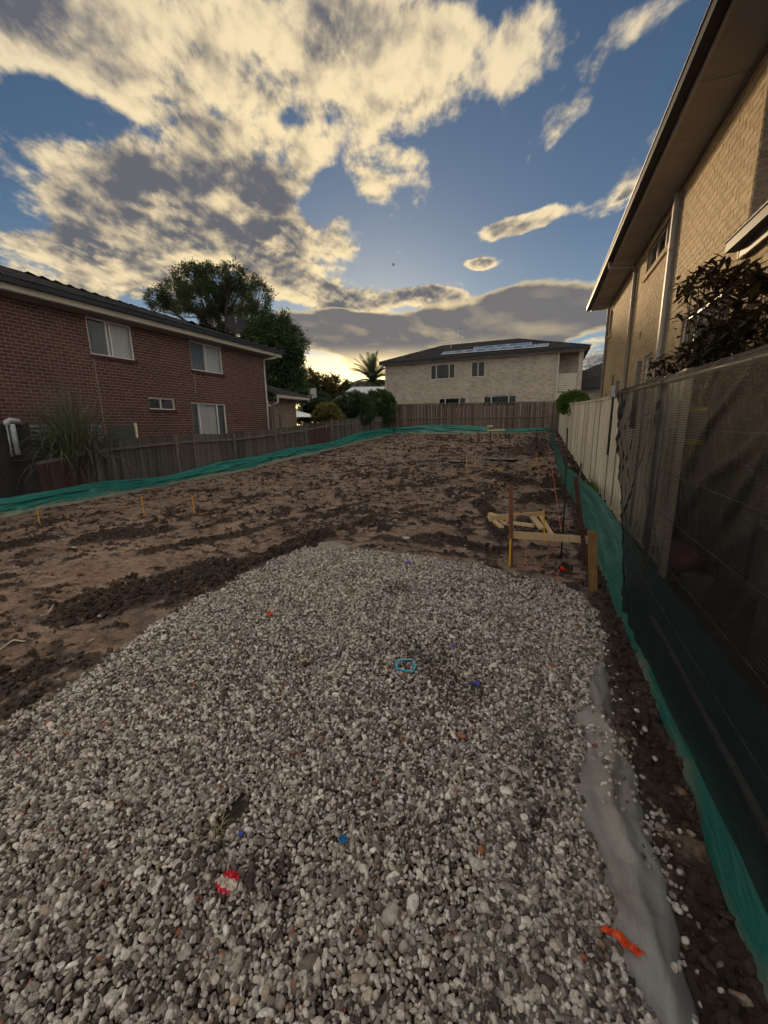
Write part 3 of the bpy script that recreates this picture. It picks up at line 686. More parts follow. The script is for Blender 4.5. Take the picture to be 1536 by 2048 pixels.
# the compacted bed the stones lie on
bx_, by_ = np.meshgrid(np.arange(-3.7, .62, .03), np.arange(-1.2, 4.9, .03)); bd_ = poly_dist(bx_, by_, GR_POLY)
bz_ = gravel_top(bx_, by_)-.012; bz_ = bz_*sstep(.0, .14, bd_)+(G0(bx_, by_)-.06)*(1-sstep(.0, .14, bd_))
M['bed'] = mat('gritty_gap_shade', (.030, .024, .019), (.07, .055, .043), 30, .95, .6, 90)  # gritty bed, darkened to paint shade between the stones
bed.grid(np.stack([bx_, by_, bz_], -1)); bo = bed.build('gravel_bedding', M['bed'], smooth=True); struct(bo)

# stray stones beyond the edge and on the fabric, clods on the mud
n = 1500; ex = RNG.uniform(.12, .62, n); ey = RNG.uniform(.4, 3.4, n); ok = (ex > fab_outer(ey)-.02) & (RNG.random(n) < .5*np.exp(-(ex-fab_outer(ey))/.10))
ex, ey = ex[ok], ey[ok]
spot = [(1225, 1500, 26), (1240, 1520, 14), (1190, 1475, 22), (1215, 1560, 12), (1232, 1600, 20), (1300, 1730, 7), (1350, 1805, 3), (1350, 1950, 3), (1200, 1440, 10), (1310, 1650, 30), (1325, 1700, 24)]
for a, b, k in spot:
    c = ground_hit(a, b); ex = np.append(ex, c[0]+RNG.normal(0, .035, k)); ey = np.append(ey, c[1]+RNG.normal(0, .05, k))
r = np.exp(RNG.normal(0, .25, len(ex)))*.0082; ez = np.maximum(hgt(ex, ey), fabric_h(ex, ey))+r*.5
st = scatter('stray_gravel', np.stack([ex, ey, ez], 1), np.stack([RNG.normal(0, .5, len(ex)), RNG.normal(0, .5, len(ex)), RNG.uniform(0, 6, len(ex))], 1), np.stack([r*1.25, r, r*.8], 1), RNG.uniform(.08, .97, len(ex)), M['pebble'], 6, .3, 1.2, 3)
tag(st, 'stray gravel stones scattered over the fabric and trench', 'gravel', kind='stuff')
n = 800000; cx = RNG.uniform(-12.2, 1.15, n); cy = .7+27.5*RNG.random(n)**1.7
sm = soil(cx, cy); dd = poly_dist(cx, cy, GR_POLY); fo = (cy < FAB_Y1) & (cx < fab_outer(cy)+.01) & (cx > -.2)
ok = (dd < -.03) & ~fo & (RNG.random(n) < np.clip(sm-.15, 0.02, 1)**1.3*.60)
cx, cy, sm = cx[ok], cy[ok], sm[ok]; k = len(cx)
r = np.exp(RNG.normal(0, .5, k))*(.0055+.0055*np.clip(sm, 0, 1))*(1+.045*cy); r = np.minimum(r, .016+.006*cy)
cl = scatter('soil_clods', np.stack([cx, cy, hgt(cx, cy)+r*.25], 1), np.stack([RNG.normal(0, .6, k), RNG.normal(0, .6, k), RNG.uniform(0, 6, k)], 1), np.stack([r*RNG.uniform(1, 1.7, k), r*RNG.uniform(.8, 1.2, k), r*RNG.uniform(.5, .95, k)], 1), np.where(RNG.random(k) < .985, np.clip(RNG.random(k)*.55+.42*(sm < .55)*RNG.random(k), 0, .92), RNG.uniform(.95, 1, k)), M['clod'], 8, .5, 1.9, 2, False)
tag(cl, 'dark clods of turned soil scattered over the mud', 'soil', kind='stuff')
print('stones', len(P_), 'clods', k)

# ---------------------------------------------------------------- red brick house on the left
UP = np.array((0, 0, 1.0)); YV = np.array((0, 1.0, 0)); XV = np.array((1.0, 0, 0))
def tile_slope(root, a, b, c, d, tm, w=.30, hgt_=.34, nparts=0, lip=.028, name='roof_tiles', clip=None):
    """tiles laid on the slope whose eave runs a->b and which rises to d->c (a,b low; d,c high); rows of overlapping rolled tiles"""
    a, b, c, d = (np.array(q, float) for q in (a, b, c, d)); u = (b-a); Lu = np.linalg.norm(u); u /= Lu
    up = ((d+c)/2-(a+b)/2); n = np.cross(u, up); n /= np.linalg.norm(n); n = n if n[2] > 0 else -n; s = np.cross(n, u)
    if s[2] < 0: s = -s
    Hs = (d-a)@s; rows = int(Hs/hgt_)+1
    li = (d-a)@u; ri = Lu-(c-a)@u     # insets of the upper corners (hips)
    prof = [(0, 0), (.10, .004), (.24, .028), (.38, .030), (.52, .004), (.62, .002), (.76, .028), (.90, .030), (1.0, .002)]
    tb = MB(); vs = []
    for t_, (y0, y1) in enumerate(((0, 1),)):
        lo = [u*(x-.5)*w*.995+n*(z+lip)+s*0 for x, z in prof]; hi = [u*(x-.5)*w*.995+n*z+s*(hgt_*1.08) for x, z in prof]; un = [u*(x-.5)*w*.995+n*(z*.3)+s*0 for x, z in prof]
        k = len(prof); tb.add(lo+hi+un, [(i, i+1, k+i+1, k+i) for i in range(k-1)]+[(2*k+i, 2*k+i+1, i+1, i) for i in range(k-1)])
    me = tb.mesh('tile', tm); rest = MB(); cnt = 0; V = np.array(tb.v)
    for r in range(rows):
        f = (r*hgt_)/Hs; x0 = li*f+(r % 2)*0; x1 = Lu-ri*f; nx = int(Lu/w)
        for i in range(nx+1):
            x = (i+.5)*w
            if x < x0-.05 or x > x1+.05: continue
            p = a+u*x+s*(r*hgt_)
            if cnt < nparts: put('tile', me, root, p); cnt += 1
            else: rest.add(V+p, tb.f)
    if rest.v: rest.build(name, tm, root, kind='stuff')
    bb = MB(); bb.add([a-n*.03, b-n*.03, c-n*.03, d-n*.03], [(0, 1, 2, 3)]); bb.build('roof', tm, root)
def ridge(m, p, q, r=.09):
    p, q = np.array(p, float), np.array(q, float); L = np.linalg.norm(q-p); k = max(1, int(L/.4))
    for i in range(k):
        a = p+(q-p)*i/k; b = p+(q-p)*(i+1)/k+(q-p)/L*.03; m.tube([a, b], [r*1.08, r*.94], 8, True)
def gutter(m, a, b, h=.12, w=.12, out=(1, 0, 0)):
    a, b, out = np.array(a, float), np.array(b, float), np.array(out, float); c = (a+b)/2; L = np.linalg.norm(b-a); u = (b-a)/L
    m.obox(c+out*(w/2), u, out, UP, L/2, .006, h/2); m.obox(c+out*0-UP*(h/2-.006), u, out, UP, L/2, w/2, .006)
    m.tube([a+out*(w/2+.012)+UP*(h/2), b+out*(w/2+.012)+UP*(h/2)], .014, 8)
    for e in (a, b): m.obox(e, u, out, UP, .004, w/2, h/2)

LX = -13.8
lh = thing('brick_house', 'red brick two-storey house with dark tiled roof on the left', 'house', (LX, 10, -.3))
ops = [(9.19, 10.72, 4.06, 5.20), (13.22, 14.98, 4.05, 5.20), (11.05, 12.17, 2.40, 2.82), (12.97, 14.92, .75, 2.74)]
P = brick_wall(lh, (LX, 0, 0), YV, XV, 1.0, 18.03, -.55, 5.22, ops, M['brick_red'], M['mortar_grey'], 300, lambda f: f[:, 1] > 1.2)
sash = [M['glass'], M['glass'], M['glass']]
window(lh, P, YV, XV, ops[0], M['frame_white'], sash, splits=(.42, .50), sill=M['brick_sill'], back=[M['curtain_grey'], M['curtain'], M['curtain']])
window(lh, P, YV, XV, ops[1], M['frame_white'], sash, splits=(.47,), sill=M['brick_sill'], back=[M['curtain_grey'], M['curtain']])
window(lh, P, YV, XV, ops[2], M['frame_white'], [M['glass']], splits=(.46,), sill=M['brick_sill'], back=[M['room_shade']], fw=.035)
window(lh, P, YV, XV, ops[3], M['frame_white'], sash, splits=(.22, .75), back=[M['curtain_grey'], M['curtain'], M['curtain_grey']], label='tall ground floor sliding door with white curtain')
for y, z0, z1 in ((9.25, .9, 3.93), (13.3, 2.80, 3.93)):
    m = MB(); m.box(LX-.004, y-.006, z0+.3, LX+.002, y+.006, z1); m.build('control_joint', M['fascia_cream'], lh)
# return wall at the far end, soffit, fascia, gutter, roof
m = MB(); m.box(LX-9, 18.0, -.5, LX-.02, 18.03, 5.22); m.build('end_wall', M['mortar_grey'], lh)
m = MB(); m.box(LX-.3, -1, 5.25, -13.30, 18.75, 5.29); m.box(LX-9, 18.03, 5.25, LX-.3, 18.75, 5.29); m.build('soffit', M['soffit_dark'], lh)
m = MB(); m.box(-13.30, -1, 5.27, -13.275, 18.78, 5.44); m.box(LX-9, 18.75, 5.27, -13.30, 18.78, 5.44); m.build('fascia', M['fascia_cream'], lh)
m = MB(); gutter(m, (-13.20, -1, 5.50), (-13.20, 18.85, 5.50), .15, .12); gutter(m, (LX-9, 18.85, 5.50), (-13.20, 18.85, 5.50), .15, .12, (0, 1, 0)); m.build('gutter', M['gutter_navy'], lh)
E0 = (-13.22, -1, 5.56); E1 = (-13.22, 18.83, 5.56); RD0 = (-20.9, -1, 8.16); RD1 = (-20.9, 11.15, 8.16)
tile_slope(lh, E0, E1, RD1, RD0, M['tile_dark'], nparts=290, w=.31)
tile_slope(lh, E1, (-28.6, 18.83, 5.56), RD1, RD1, M['tile_dark'], name='far_roof_tiles')
m = MB(); ridge(m, E1, RD1); ridge(m, RD0, RD1); m.build('ridge_cap', M['tile_dark'], lh)
m = MB(); m.tube([(LX+.06, 17.86, 5.02), (LX+.06, 17.86, -.3)], .045, 10); m.tube([(-13.26, 18.25, 5.42), (-13.26, 18.25, 5.2), (LX+.06, 17.95, 5.10), (LX+.06, 17.86, 5.02)], .045, 10); m.build('downpipe', M['pvc'], lh, True)
def dish(name, lab, base, aim, R=.42, flip=1, mh=.55):
    t = thing(name, lab, 'satellite dish', base); aim = np.array(aim, float); aim /= np.linalg.norm(aim); b = np.array(base, float)
    c = b+UP*mh; m = MB(); m.tube([b-UP*.15, c-aim*.05], .022, 8); m.tube([b+UP*.1, c-aim*.02-UP*.2], .015, 6); m.build('mast', M['galv'], t, True)
    u = np.cross(aim, UP); u /= np.linalg.norm(u); w = np.cross(u, aim); m = MB(); rows = []
    for i in range(7):
        r = R*i/6; rows.append([c+u*r*math.cos(a)+w*r*math.sin(a)*1.08+aim*(r*r*.35) for a in np.linspace(0, 2*math.pi, 25)])
    m.grid(np.array(rows)); o = m.build('reflector', M['dish'], t, True); q = o.modifiers.new('thickness', 'SOLIDIFY'); q.thickness = .012
    m = MB(); m.tube([c-w*R*.9, c+aim*R*1.25-w*R*.15], .010, 6); m.tube([c+aim*R*1.2-w*R*.15, c+aim*R*1.38-w*R*.08], .035, 8); m.build('receiver_arm', M['galv'], t, True)
    return t
M['dish'] = mat('grey_mesh_dish', (.022, .023, .027), (.03, .03, .034), 3, .8, spec=.15)
p = on_x(474, 676, -14.6); dish('satellite_dish', 'dark round satellite dish on the roof of the red brick house', (-14.6, p[1], 6.02), (.55, -.6, .35), .47, mh=.62)

# rear wing of the left house: lower tiled roof over brown brick
lw = thing('rear_wing', 'low brick outbuilding with tiled roof behind the red brick house', 'building', (-15.5, 22, 0))
WX = -14.6; p1 = on_x(594, 850, WX); wy1 = float(p1[1]); pe = on_x(620, 799, -14.0); ze = float(pe[2])
P = brick_wall(lw, (WX, 0, 0), YV, XV, 19.3, wy1, -.1, ze-.12, [], M['brick_brown_shade'], M['mortar_grey'], 0)
m = MB(); m.box(WX-5, wy1-.02, -.1, WX-.02, wy1, ze-.12); m.build('end_wall', M['brick_brown_shade'], lw)
m = MB(); m.box(WX-.5, 19.1, ze-.10, -14.05, wy1+.55, ze-.06); m.build('soffit', M['soffit_dark'], lw)
m = MB(); gutter(m, (-14.0, 19.1, ze), (-14.0, wy1+.6, ze), .12, .11); m.tube([(-13.98, 19.15, ze-.05), (-13.98, 19.15, ze-.35), (-14.3, 19.0, ze-.5), (-14.5, 18.6, ze-.5)], .05, 8); m.build('gutter', M['fascia_cream'], lw)
tile_slope(lw, (-14.0, 19.1, ze+.05), (-14.0, wy1+.6, ze+.05), (-17.4, wy1-2.6, ze+1.25), (-17.4, 19.1, ze+1.25), M['tile_dark'], nparts=120, w=.31)
m = MB(); ridge(m, (-14.0, wy1+.6, ze+.08), (-17.4, wy1-2.6, ze+1.28)); m.build('ridge_cap', M['tile_dark'], lw)

# ---------------------------------------------------------------- tan brick house on the right
RA = np.array((2.22, 0.0)); RU = np.array((-.02, 1, 0.0)); RU /= np.linalg.norm(RU); RN = np.array((-RU[1], RU[0], 0)); RN = np.array((-1.0, -.02, 0)); RN /= np.linalg.norm(RN)
rh = thing('tan_brick_house', 'tan brick two-storey house with navy gutter and wide eave on the right', 'house', (2.2, 8, 0))
YE = 17.9; YN = 6.72
ro = (2.22, 0, 0)
ops = [(10.16, 12.28, 5.05, 5.60), (6.95, 8.84, 2.10, 3.33), (10.72, 11.40, 1.30, 3.08), (17.05, 17.62, 4.72, 5.56), (15.55, 15.95, 1.2, 3.12), (16.75, 17.15, 1.2, 2.62)]
P = brick_wall(rh, ro, RU, RN, YN, YE, .0, 5.80, ops, M['brick_tan'], M['mortar_tan'], 300)
# lower storey runs on towards the camera below the small roof
P2 = brick_wall(rh, ro, RU, RN, -2.0, YN-.002, -.3, 3.55, [(2.2, 3.6, 1.0, 2.2)], M['brick_tan'], M['mortar_tan'], 0)
window(rh, P, RU, RN, ops[0], M['frame_cream'], [M['glass']], splits=(.33, .66), sill=M['brick_tan'], back=[M['room_shade']])
window(rh, P, RU, RN, ops[1], M['frame_white'], [M['glass_dark'], M['glass']], splits=(.70,), sill=M['brick_tan'], back=[M['curtain'], M['room_shade']], label='wide window behind the shrub, one half dark')
window(rh, P, RU, RN, ops[2], M['frame_white'], [M['glass']], sill=None, back=[M['curtain']])
window(rh, P, RU, RN, ops[3], M['frame_cream'], [M['glass_dark']], sill=M['brick_tan'])
window(rh, P, RU, RN, ops[4], M['frame_grey'], [M['glass_dark']]); window(rh, P, RU, RN, ops[5], M['frame_grey'], [M['glass_dark']])
window(rh, P2, RU, RN, (2.2, 3.6, 1.0, 2.2), M['frame_grey'], [M['glass_dark']], splits=(.5,))
# return wall of the upper storey at its near end, its shade painted as darker brick
Pr = brick_wall(rh, P(YN, 0), (1, 0, 0), (0, -1, 0), 0.02, 6, 3.3, 5.80, [], M['brick_brown_shade2'] if 'brick_brown_shade2' in M else M['brick_brown_shade'], M['mortar_tan'], 0)
def RP(a, d, z): return np.array(ro)+RU*a+RN*d+UP*z
m = MB(); m.add([RP(YN-3.2, .55, 5.82), RP(YE+.55, .55, 5.82), RP(YE+.55, -6, 5.82), RP(YN-3.2, -6, 5.82), RP(YN-3.2, .55, 5.86), RP(YE+.55, .55, 5.86), RP(YE+.55, -6, 5.86), RP(YN-3.2, -6, 5.86)], [(0, 1, 2, 3), (4, 5, 6, 7), (0, 1, 5, 4), (1, 2, 6, 5)])
m.build('soffit', M['soffit'], rh)
m = MB()
for a in np.arange(YN-1.9, YE, 1.2): m.obox(RP(a, .26, 5.812), RU, RN, UP, .004, .27, .004)
m.build('soffit_joint', M['fascia_cream'], rh)
m = MB(); m.bar(RP(YN-3.2, .575, 5.88), RP(YE+.6, .575, 5.88), .03, .17); m.build('fascia', M['fascia_cream'], rh)
m = MB(); gutter(m, RP(YN-3.2, .67, 5.93), RP(YE+.68, .67, 5.93), .15, .13, RN); m.build('gutter', M['gutter_navy'], rh)
m = MB(); m.bar(RP(YN-.0, .015, 5.79), RP(YE, .015, 5.79), .03, .05); m.build('cornice_strip', M['frame_grey'], rh)
tile_slope(rh, RP(YN-3.2, .68, 5.99), RP(YE+.68, .68, 5.99), RP(YE-5, -5, 8.0), RP(YN-3.2, -5, 8.0), M['tile_dark'], nparts=40)
m = MB(); m.add([RP(YE+.66, .66, 5.97), RP(YE+.66, -8, 5.97), RP(YE-5, -5, 8.0)], [(0, 1, 2)]); m.build('hip_end', M['tile_dark'], rh)
m = MB(); m.add([RP(YE, 0, 0), RP(YE, -6, 0), RP(YE, -6, 5.8), RP(YE, 0, 5.8)], [(0, 1, 2, 3)]); m.build('end_wall', M['brick_tan'], rh)
def rpipe(a, w, mt, z1=5.72, kind='rect'):
    m = MB(); q = RP(a, .055, 0)
    if kind == 'rect': m.obox(q+UP*(z1/2), RU, RN, UP, w/2, .045, z1/2)
    else: m.tube([q, q+UP*z1], w/2, 10)
    for z in (1.2, 3.0, 4.8): m.obox(q+UP*z, RU, RN, UP, w/2+.02, .052, .015)
    m.build('downpipe', mt, rh)
rpipe(9.92, .09, M['pipe_cream']); 
m = MB(); m.obox(RP(9.80, .02, 2.86), RU, RN, UP, .03, .03, 2.86); m.build('control_joint', M['frame_grey'], rh)
rpipe(13.30, .10, M['pipe_brown'], 5.55, 'round')
m = MB(); m.tube([RP(13.3, .055, 5.5), RP(13.3, .12, 5.62), RP(13.35, .55, 5.66), RP(13.4, .66, 5.72), RP(13.4, .67, 5.86)], .05, 10); m.build('gutter_elbow', M['pipe_brown'], rh, True)
rpipe(17.8, .09, M['pipe_brown'], 5.7, 'round')
m = MB(); m.obox(RP(12.15, .01, 3.70), RU, RN, UP, .09, .008, .08); m.build('wall_vent', M['mortar_tan'], rh)
# small skillion roof with its own gutter over the lower storey
m = MB(); gutter(m, RP(1.0, .15, 3.66), RP(6.62, .15, 3.66), .12, .11, RN); m.build('lower_gutter', M['gutter_navy'], rh)
m = MB(); m.bar(RP(1.0, .07, 3.57), RP(6.58, .07, 3.57), .03, .14); m.bar(RP(6.58, .0, 3.57), RP(6.58, .09, 3.57), .03, .14); m.build('lower_fascia', M['pipe_brown'], rh)
tile_slope(rh, RP(1.0, .16, 3.74), RP(6.62, .16, 3.74), RP(6.62, -3, 4.9), RP(1.0, -3, 4.9), M['tile_dark'], name='lower_roof_tiles')
m = MB(); m.add([RP(6.62, .2, 3.66), RP(6.62, -3, 3.66), RP(6.62, -3, 4.88)], [(0, 1, 2)]); m.build('lower_roof_end', M['gutter_navy'], rh)

# ---------------------------------------------------------------- pale brick house beyond the back fence
def wallbrick_mat():
    m, t = new_mat('pale_mottled_brickwork'); b = t.bsdf; pos = t.node('ShaderNodeTexCoord').outputs['Object']
    mp = t.node('ShaderNodeMapping'); mp.inputs['Rotation'].default_value = (math.radians(90), 0, 0); t.L.new(pos, mp.inputs[0])
    sep = t.node('ShaderNodeSeparateXYZ'); t.L.new(pos, sep.inputs[0]); cb = t.node('ShaderNodeCombineXYZ'); t.put(cb.inputs[0], t.m('ADD', sep.outputs[0], sep.outputs[1])); t.put(cb.inputs[1], sep.outputs[2])
    br = t.node('ShaderNodeTexBrick'); t.L.new(cb.outputs[0], br.inputs['Vector']); br.inputs['Scale'].default_value = 1; br.inputs['Brick Width'].default_value = .24; br.inputs['Row Height'].default_value = .086
    br.inputs['Mortar Size'].default_value = .009; br.inputs['Color1'].default_value = c4((.43, .385, .335)); br.inputs['Color2'].default_value = c4((.20, .16, .135)); br.inputs['Mortar'].default_value = c4((.16, .13, .115)); br.inputs['Bias'].default_value = -.35
    col = t.mix(t.m('MULTIPLY', t.ramp(t.noise(pos, 9, 4, .7), .40, .70), .5), br.outputs['Color'], (.35, .315, .275)); col = t.v('SCALE', col, scale=t.ramp(t.noise(pos, 1.2, 3, .6), .3, .7, .92, 1.08)); t.nt.links.new(col, b.inputs['Base Color']); b.inputs['Roughness'].default_value = .85
    bn = t.node('ShaderNodeBump'); bn.inputs['Strength'].default_value = .6; bn.inputs['Distance'].default_value = .01; t.L.new(t.m('SUBTRACT', 1, br.outputs['Fac']), bn.inputs['Height']); t.L.new(bn.outputs[0], b.inputs['Normal']); return m
M['pale_brick'] = wallbrick_mat()
FY = 32.0; fh_ = thing('pale_brick_house', 'pale mottled brick two-storey house with solar panels behind the back fence', 'house', (-5, FY, 1.1))
def wall_panel(root, o, u, n, u0, u1, v0, v1, ops, mt, depth=.1):
    o, u, n = (np.array(q, float) for q in (o, u, n)); Pp = lambda a, b, d=0: o+u*a+UP*b+n*d; w = MB()
    for a, b, c, d in rects_minus(u0, u1, v0, v1, ops): w.add([Pp(a, c), Pp(b, c), Pp(b, d), Pp(a, d)], [(0, 1, 2, 3)])
    for q in ops:
        a, b, c, d = q[:4]
        for (e, f), (g, h) in (((a, c), (b, c)), ((b, c), (b, d)), ((b, d), (a, d)), ((a, d), (a, c))): w.add([Pp(e, f), Pp(g, h), Pp(g, h, -depth), Pp(e, f, -depth)], [(0, 1, 2, 3)])
    w.build('wall', mt, root); return Pp
FN = (0, -1, 0)
ops = [(-8.82, -6.87, 5.16, 6.27), (-5.66, -4.62, 5.16, 6.29), (-8.14, -5.97, 2.9, 3.74), (-4.66, -2.27, 2.9, 3.76)]
P = wall_panel(fh_, (0, FY, 0), XV, FN, -12.55, .30, 1.0, 6.50, ops, M['pale_brick'])
window(fh_, P, XV, FN, ops[0], M['frame_cream'], [M['glass_dark']], splits=(.24, .76), fw=.06)
window(fh_, P, XV, FN, ops[1], M['frame_cream'], [M['glass_dark']], splits=(.5,), fw=.06)
window(fh_, P, XV, FN, ops[2], M['frame_cream'], [M['glass_dark']], splits=(.24, .76), fw=.06)
window(fh_, P, XV, FN, ops[3], M['frame_cream'], [M['glass_dark']], splits=(.24, .77), fw=.06)
m = MB()
for a, b, c, d in ops[:2]: m.obox(P((a+b)/2, c-.06, .01), XV, (0, -1, 0), UP, (b-a)/2+.05, .02, .06)
m.build('sill', M['pale_brick'], fh_)
m = MB(); m.add([(-12.55, FY, 1), (-12.55, FY+9, 1), (-12.55, FY+9, 6.5), (-12.55, FY, 6.5)], [(0, 1, 2, 3)]); m.build('side_wall', M['pale_brick'], fh_)
# balcony at the right-hand corner
m = MB(); m.box(1.70, FY, 1.0, 1.98, FY+.28, 6.5); m.box(.42, FY+1.6, 3.4, 1.98, FY+1.7, 6.5); m.box(.30, FY, 1.0, .42, FY+1.7, 6.5); m.build('balcony_wall', M['pale_brick'], fh_)
m = MB(); m.box(.42, FY+.02, 3.35, 1.70, FY+1.6, 3.75); m.build('balcony_slab', M['fascia_cream'], fh_)
bs = MB(); bs.box(-.64, -.015, -.045, .64, .015, .045); bme = bs.mesh('slat', M['frame_cream'])
for k in range(9): put('slat', bme, fh_, (1.06, FY+.12, 3.92+k*.135))
m = MB(); m.box(.36, FY-.06, 1.0, .46, FY-.005, 6.45); m.build('downpipe', M['pipe_cream'], fh_)
m = MB(); m.box(-12.62, FY-.08, 1.0, -12.52, FY-.005, 6.40); m.build('downpipe', M['pipe_cream'], fh_)
m = MB(); m.box(-12.75, FY-.45, 6.47, 2.1, FY+.3, 6.50); m.build('soffit', M['soffit'], fh_)
m = MB(); gutter(m, (-12.9, FY-.5, 6.60), (2.25, FY-.5, 6.60), .16, .12, (0, -1, 0)); gutter(m, (-12.9, FY-.5, 6.60), (-12.9, FY+9, 6.60), .16, .12, (-1, 0, 0)); gutter(m, (2.25, FY-.5, 6.60), (2.25, FY+9, 6.60), .16, .12, (1, 0, 0)); m.build('gutter', M['gutter_navy'], fh_)
FE = [(-12.9, FY-.5, 6.66), (2.25, FY-.5, 6.66), (-2.7, FY+4.6, 8.42), (-9.0, FY+4.6, 8.42)]
tile_slope(fh_, FE[0], FE[1], FE[2], FE[3], M['tile_dark'], nparts=60)
m = MB(); m.add([FE[0], FE[3], (-12.9, FY+9.8, 6.66)], [(0, 1, 2)]); m.add([FE[1], (2.25, FY+9.8, 6.66), FE[2]], [(0, 1, 2)]); m.add([FE[3], FE[2], (2.25, FY+9.8, 6.66), (-12.9, FY+9.8, 6.66)], [(0, 1, 2, 3)]); m.build('hip_end', M['tile_dark'], fh_)
m = MB(); ridge(m, FE[0], FE[3]); ridge(m, FE[1], FE[2]); ridge(m, FE[3], FE[2]); m.build('ridge_cap', M['tile_dark'], fh_)
# wall lights
for q in ((822, 797), (948, 791)):
    p = on_y(q[0], q[1], FY); m = MB(); m.box(p[0]-.09, FY-.1, p[2]-.06, p[0]+.09, FY, p[2]+.05); m.build('wall_light', M['frame_cream'], fh_, bevel=.01)
def pv_mat():
    m, t = new_mat('solar_cells'); b = t.bsdf; b.inputs['Base Color'].default_value = (.012, .016, .03, 1); b.inputs['Roughness'].default_value = .12; b.inputs['Specular IOR Level'].default_value = 1.0; b.inputs['Coat Weight'].default_value = 1; b.inputs['Coat Roughness'].default_value = .08; b.inputs['Metallic'].default_value = .35; return m
M['panel'] = pv_mat()
a, b, c, d = (np.array(q) for q in FE); fu = XV; fs = (d+c)/2-(a+b)/2; fs[0] = 0; fs /= np.linalg.norm(fs); fn = np.cross(fu, fs)
pm = MB(); pm.obox((0, 0, 0), fu, fs, fn, .80, .49, .02); pme = pm.mesh('solar_panel', M['panel'])
fm = MB()
for s1, s2, h1, h2 in ((-.81, .81, -.505, -.485), (-.81, .81, .485, .505)): fm.obox(fs*(h1+h2)/2, fu, fs, fn, .81, .01, .026)
for s1 in (-.8, .8): fm.obox(fu*s1, fu, fs, fn, .01, .5, .026)
fme = fm.mesh('frame', M['frame_white'])
def roof_pt(px, py):
    d_ = ray(px, py); o_ = np.array([0, 0, CAMZ]); t_ = ((a-o_)@fn)/(d_@fn); return o_+d_*t_+fn*.12
pL = roof_pt(906, 708); pR = roof_pt(1073, 695); first = None; ordn = ['leftmost', 'second', 'third', 'fourth', 'fifth', 'sixth', 'seventh', 'rightmost']
for row, k0, nn in ((0, 0, 8), (1, 2.6, 4)):
    for k in range(nn):
        base = pL+(pR-pL)*((k+k0)/7.0)+fs*(row*1.04)
        q = thing('solar_panel', '%s solar panel in the %s row on the pale brick house roof' % ((ordn[k] if row == 0 else ['leftmost', 'second', 'third', 'rightmost'][k]), 'lower' if row == 0 else 'upper'), 'solar panel', tuple(base), 'solar panels on the pale brick house')
        put('cell_sheet', pme, q, base); put('frame', fme, q, base)
# antenna on the ridge
p = on_y(902, 690, FY+3.2); top = on_y(902, 660, FY+3.2); t = thing('tv_antenna', 'tall television antenna standing on the ridge of the pale brick house', 'antenna', tuple(p)); m = MB(); m.tube([p-UP*.3, top+UP*.12], .02, 6); m.build('mast', M['galv'], t)
for dz, w_, ne in ((0.0, 1.15, 9), (-.42, .9, 0), (-.75, 1.15, 6)):
    m = MB(); m.tube([top+UP*dz-XV*w_, top+UP*dz+XV*w_], .009, 5)
    m.build('boom', M['galv'], t)
m = MB()
for xo in (-1.0, -.62, -.2, .2, .62, 1.0):
    m.tube([top+XV*xo-UP*.8, top+XV*xo+UP*.22], .008, 5)
for xo in np.linspace(-1.1, 1.1, 12): m.tube([top+XV*xo-YV*.35, top+XV*xo+YV*.35], .006, 4)
m.build('element', M['galv'], t, kind=None)
p = on_y(818, 722, FY+.9); dish('satellite_dish', 'small satellite dish at the left end of the pale brick house roof', tuple(p-UP*.1), (-.85, -.3, .35), .40, mh=.35)
# low tiled building to the right of it
q0 = thing('tiled_outbuilding', 'low dark-tiled house glimpsed between the pale and the tan brick houses', 'building', (3.2, 36, 1.2))
YB = 36.0; zz = float(on_y(1180, 778, YB)[2]); zt = float(on_y(1206, 752, YB)[2]); x0 = float(on_y(1160, 778, YB)[0]); x1 = x0+6
m = MB(); m.box(x0, YB, 1.2, x1, YB+.2, zz); m.build('wall', M['concrete'], q0)
tile_slope(q0, (x0-.4, YB-.5, zz), (x1, YB-.5, zz), (x1, YB+2.2, zz+1.3), (x0-.4, YB+2.2, zz+1.3), M['tile_dark'], nparts=80)
m = MB(); gutter(m, (x0-.4, YB-.55, zz-.02), (x1, YB-.55, zz-.02), .12, .1, (0, -1, 0)); m.build('gutter', M['gutter_navy'], q0)
tile_slope(q0, (x0-1.4, YB+3.8, zz+1.1), (x1, YB+3.8, zz+1.1), (x1, YB+8, zz+3.0), (x0+2.6, YB+8, zz+3.0), M['tile_dark'], name='upper_roof_tiles')

# ---------------------------------------------------------------- sheds and roofs in the gardens behind
M['tin_white'] = mat('pale_roof_sheet', (.50, .52, .55), (.58, .60, .62), 3, .45)
def gable_px(name, lab, pts, Y, mt, dy=5, cat='shed'):
    t = thing(name, lab, cat, tuple(on_y(*pts[0], Y))); return t
YC = 37.0; A_ = on_y(658, 806, YC); B_ = on_y(704, 774, YC+2.5); C_ = on_y(770, 773, YC+2.5); D_ = on_y(775, 812, YC)
t = thing('white_roofed_shed', 'white metal roof of a shed behind the round green shrub', 'shed', (float(A_[0])+2, YC, 1.2)); m = MB(); m.add([A_, D_, C_, B_, A_-UP*.12, D_-UP*.12], [(0, 1, 2, 3), (4, 5, 1, 0)]); m.build('roof', M['tin_white'], t)
m = MB(); m.box(A_[0]+.2, YC+.1, 1.1, D_[0]-.2, YC+.2, A_[2]-.12); m.build('wall', M['concrete'], t)
sb = MB(); sb.obox((0, 0, 0), (D_-A_)/np.linalg.norm(D_-A_), (B_-A_)/np.linalg.norm(B_-A_), UP, .02, np.linalg.norm(B_-A_)/2, .02); sme = sb.mesh('seam', M['tin_white'])
for k in range(8): put('seam', sme, t, (A_+B_)/2+(D_-A_)*(.06+k*.12)*.95)
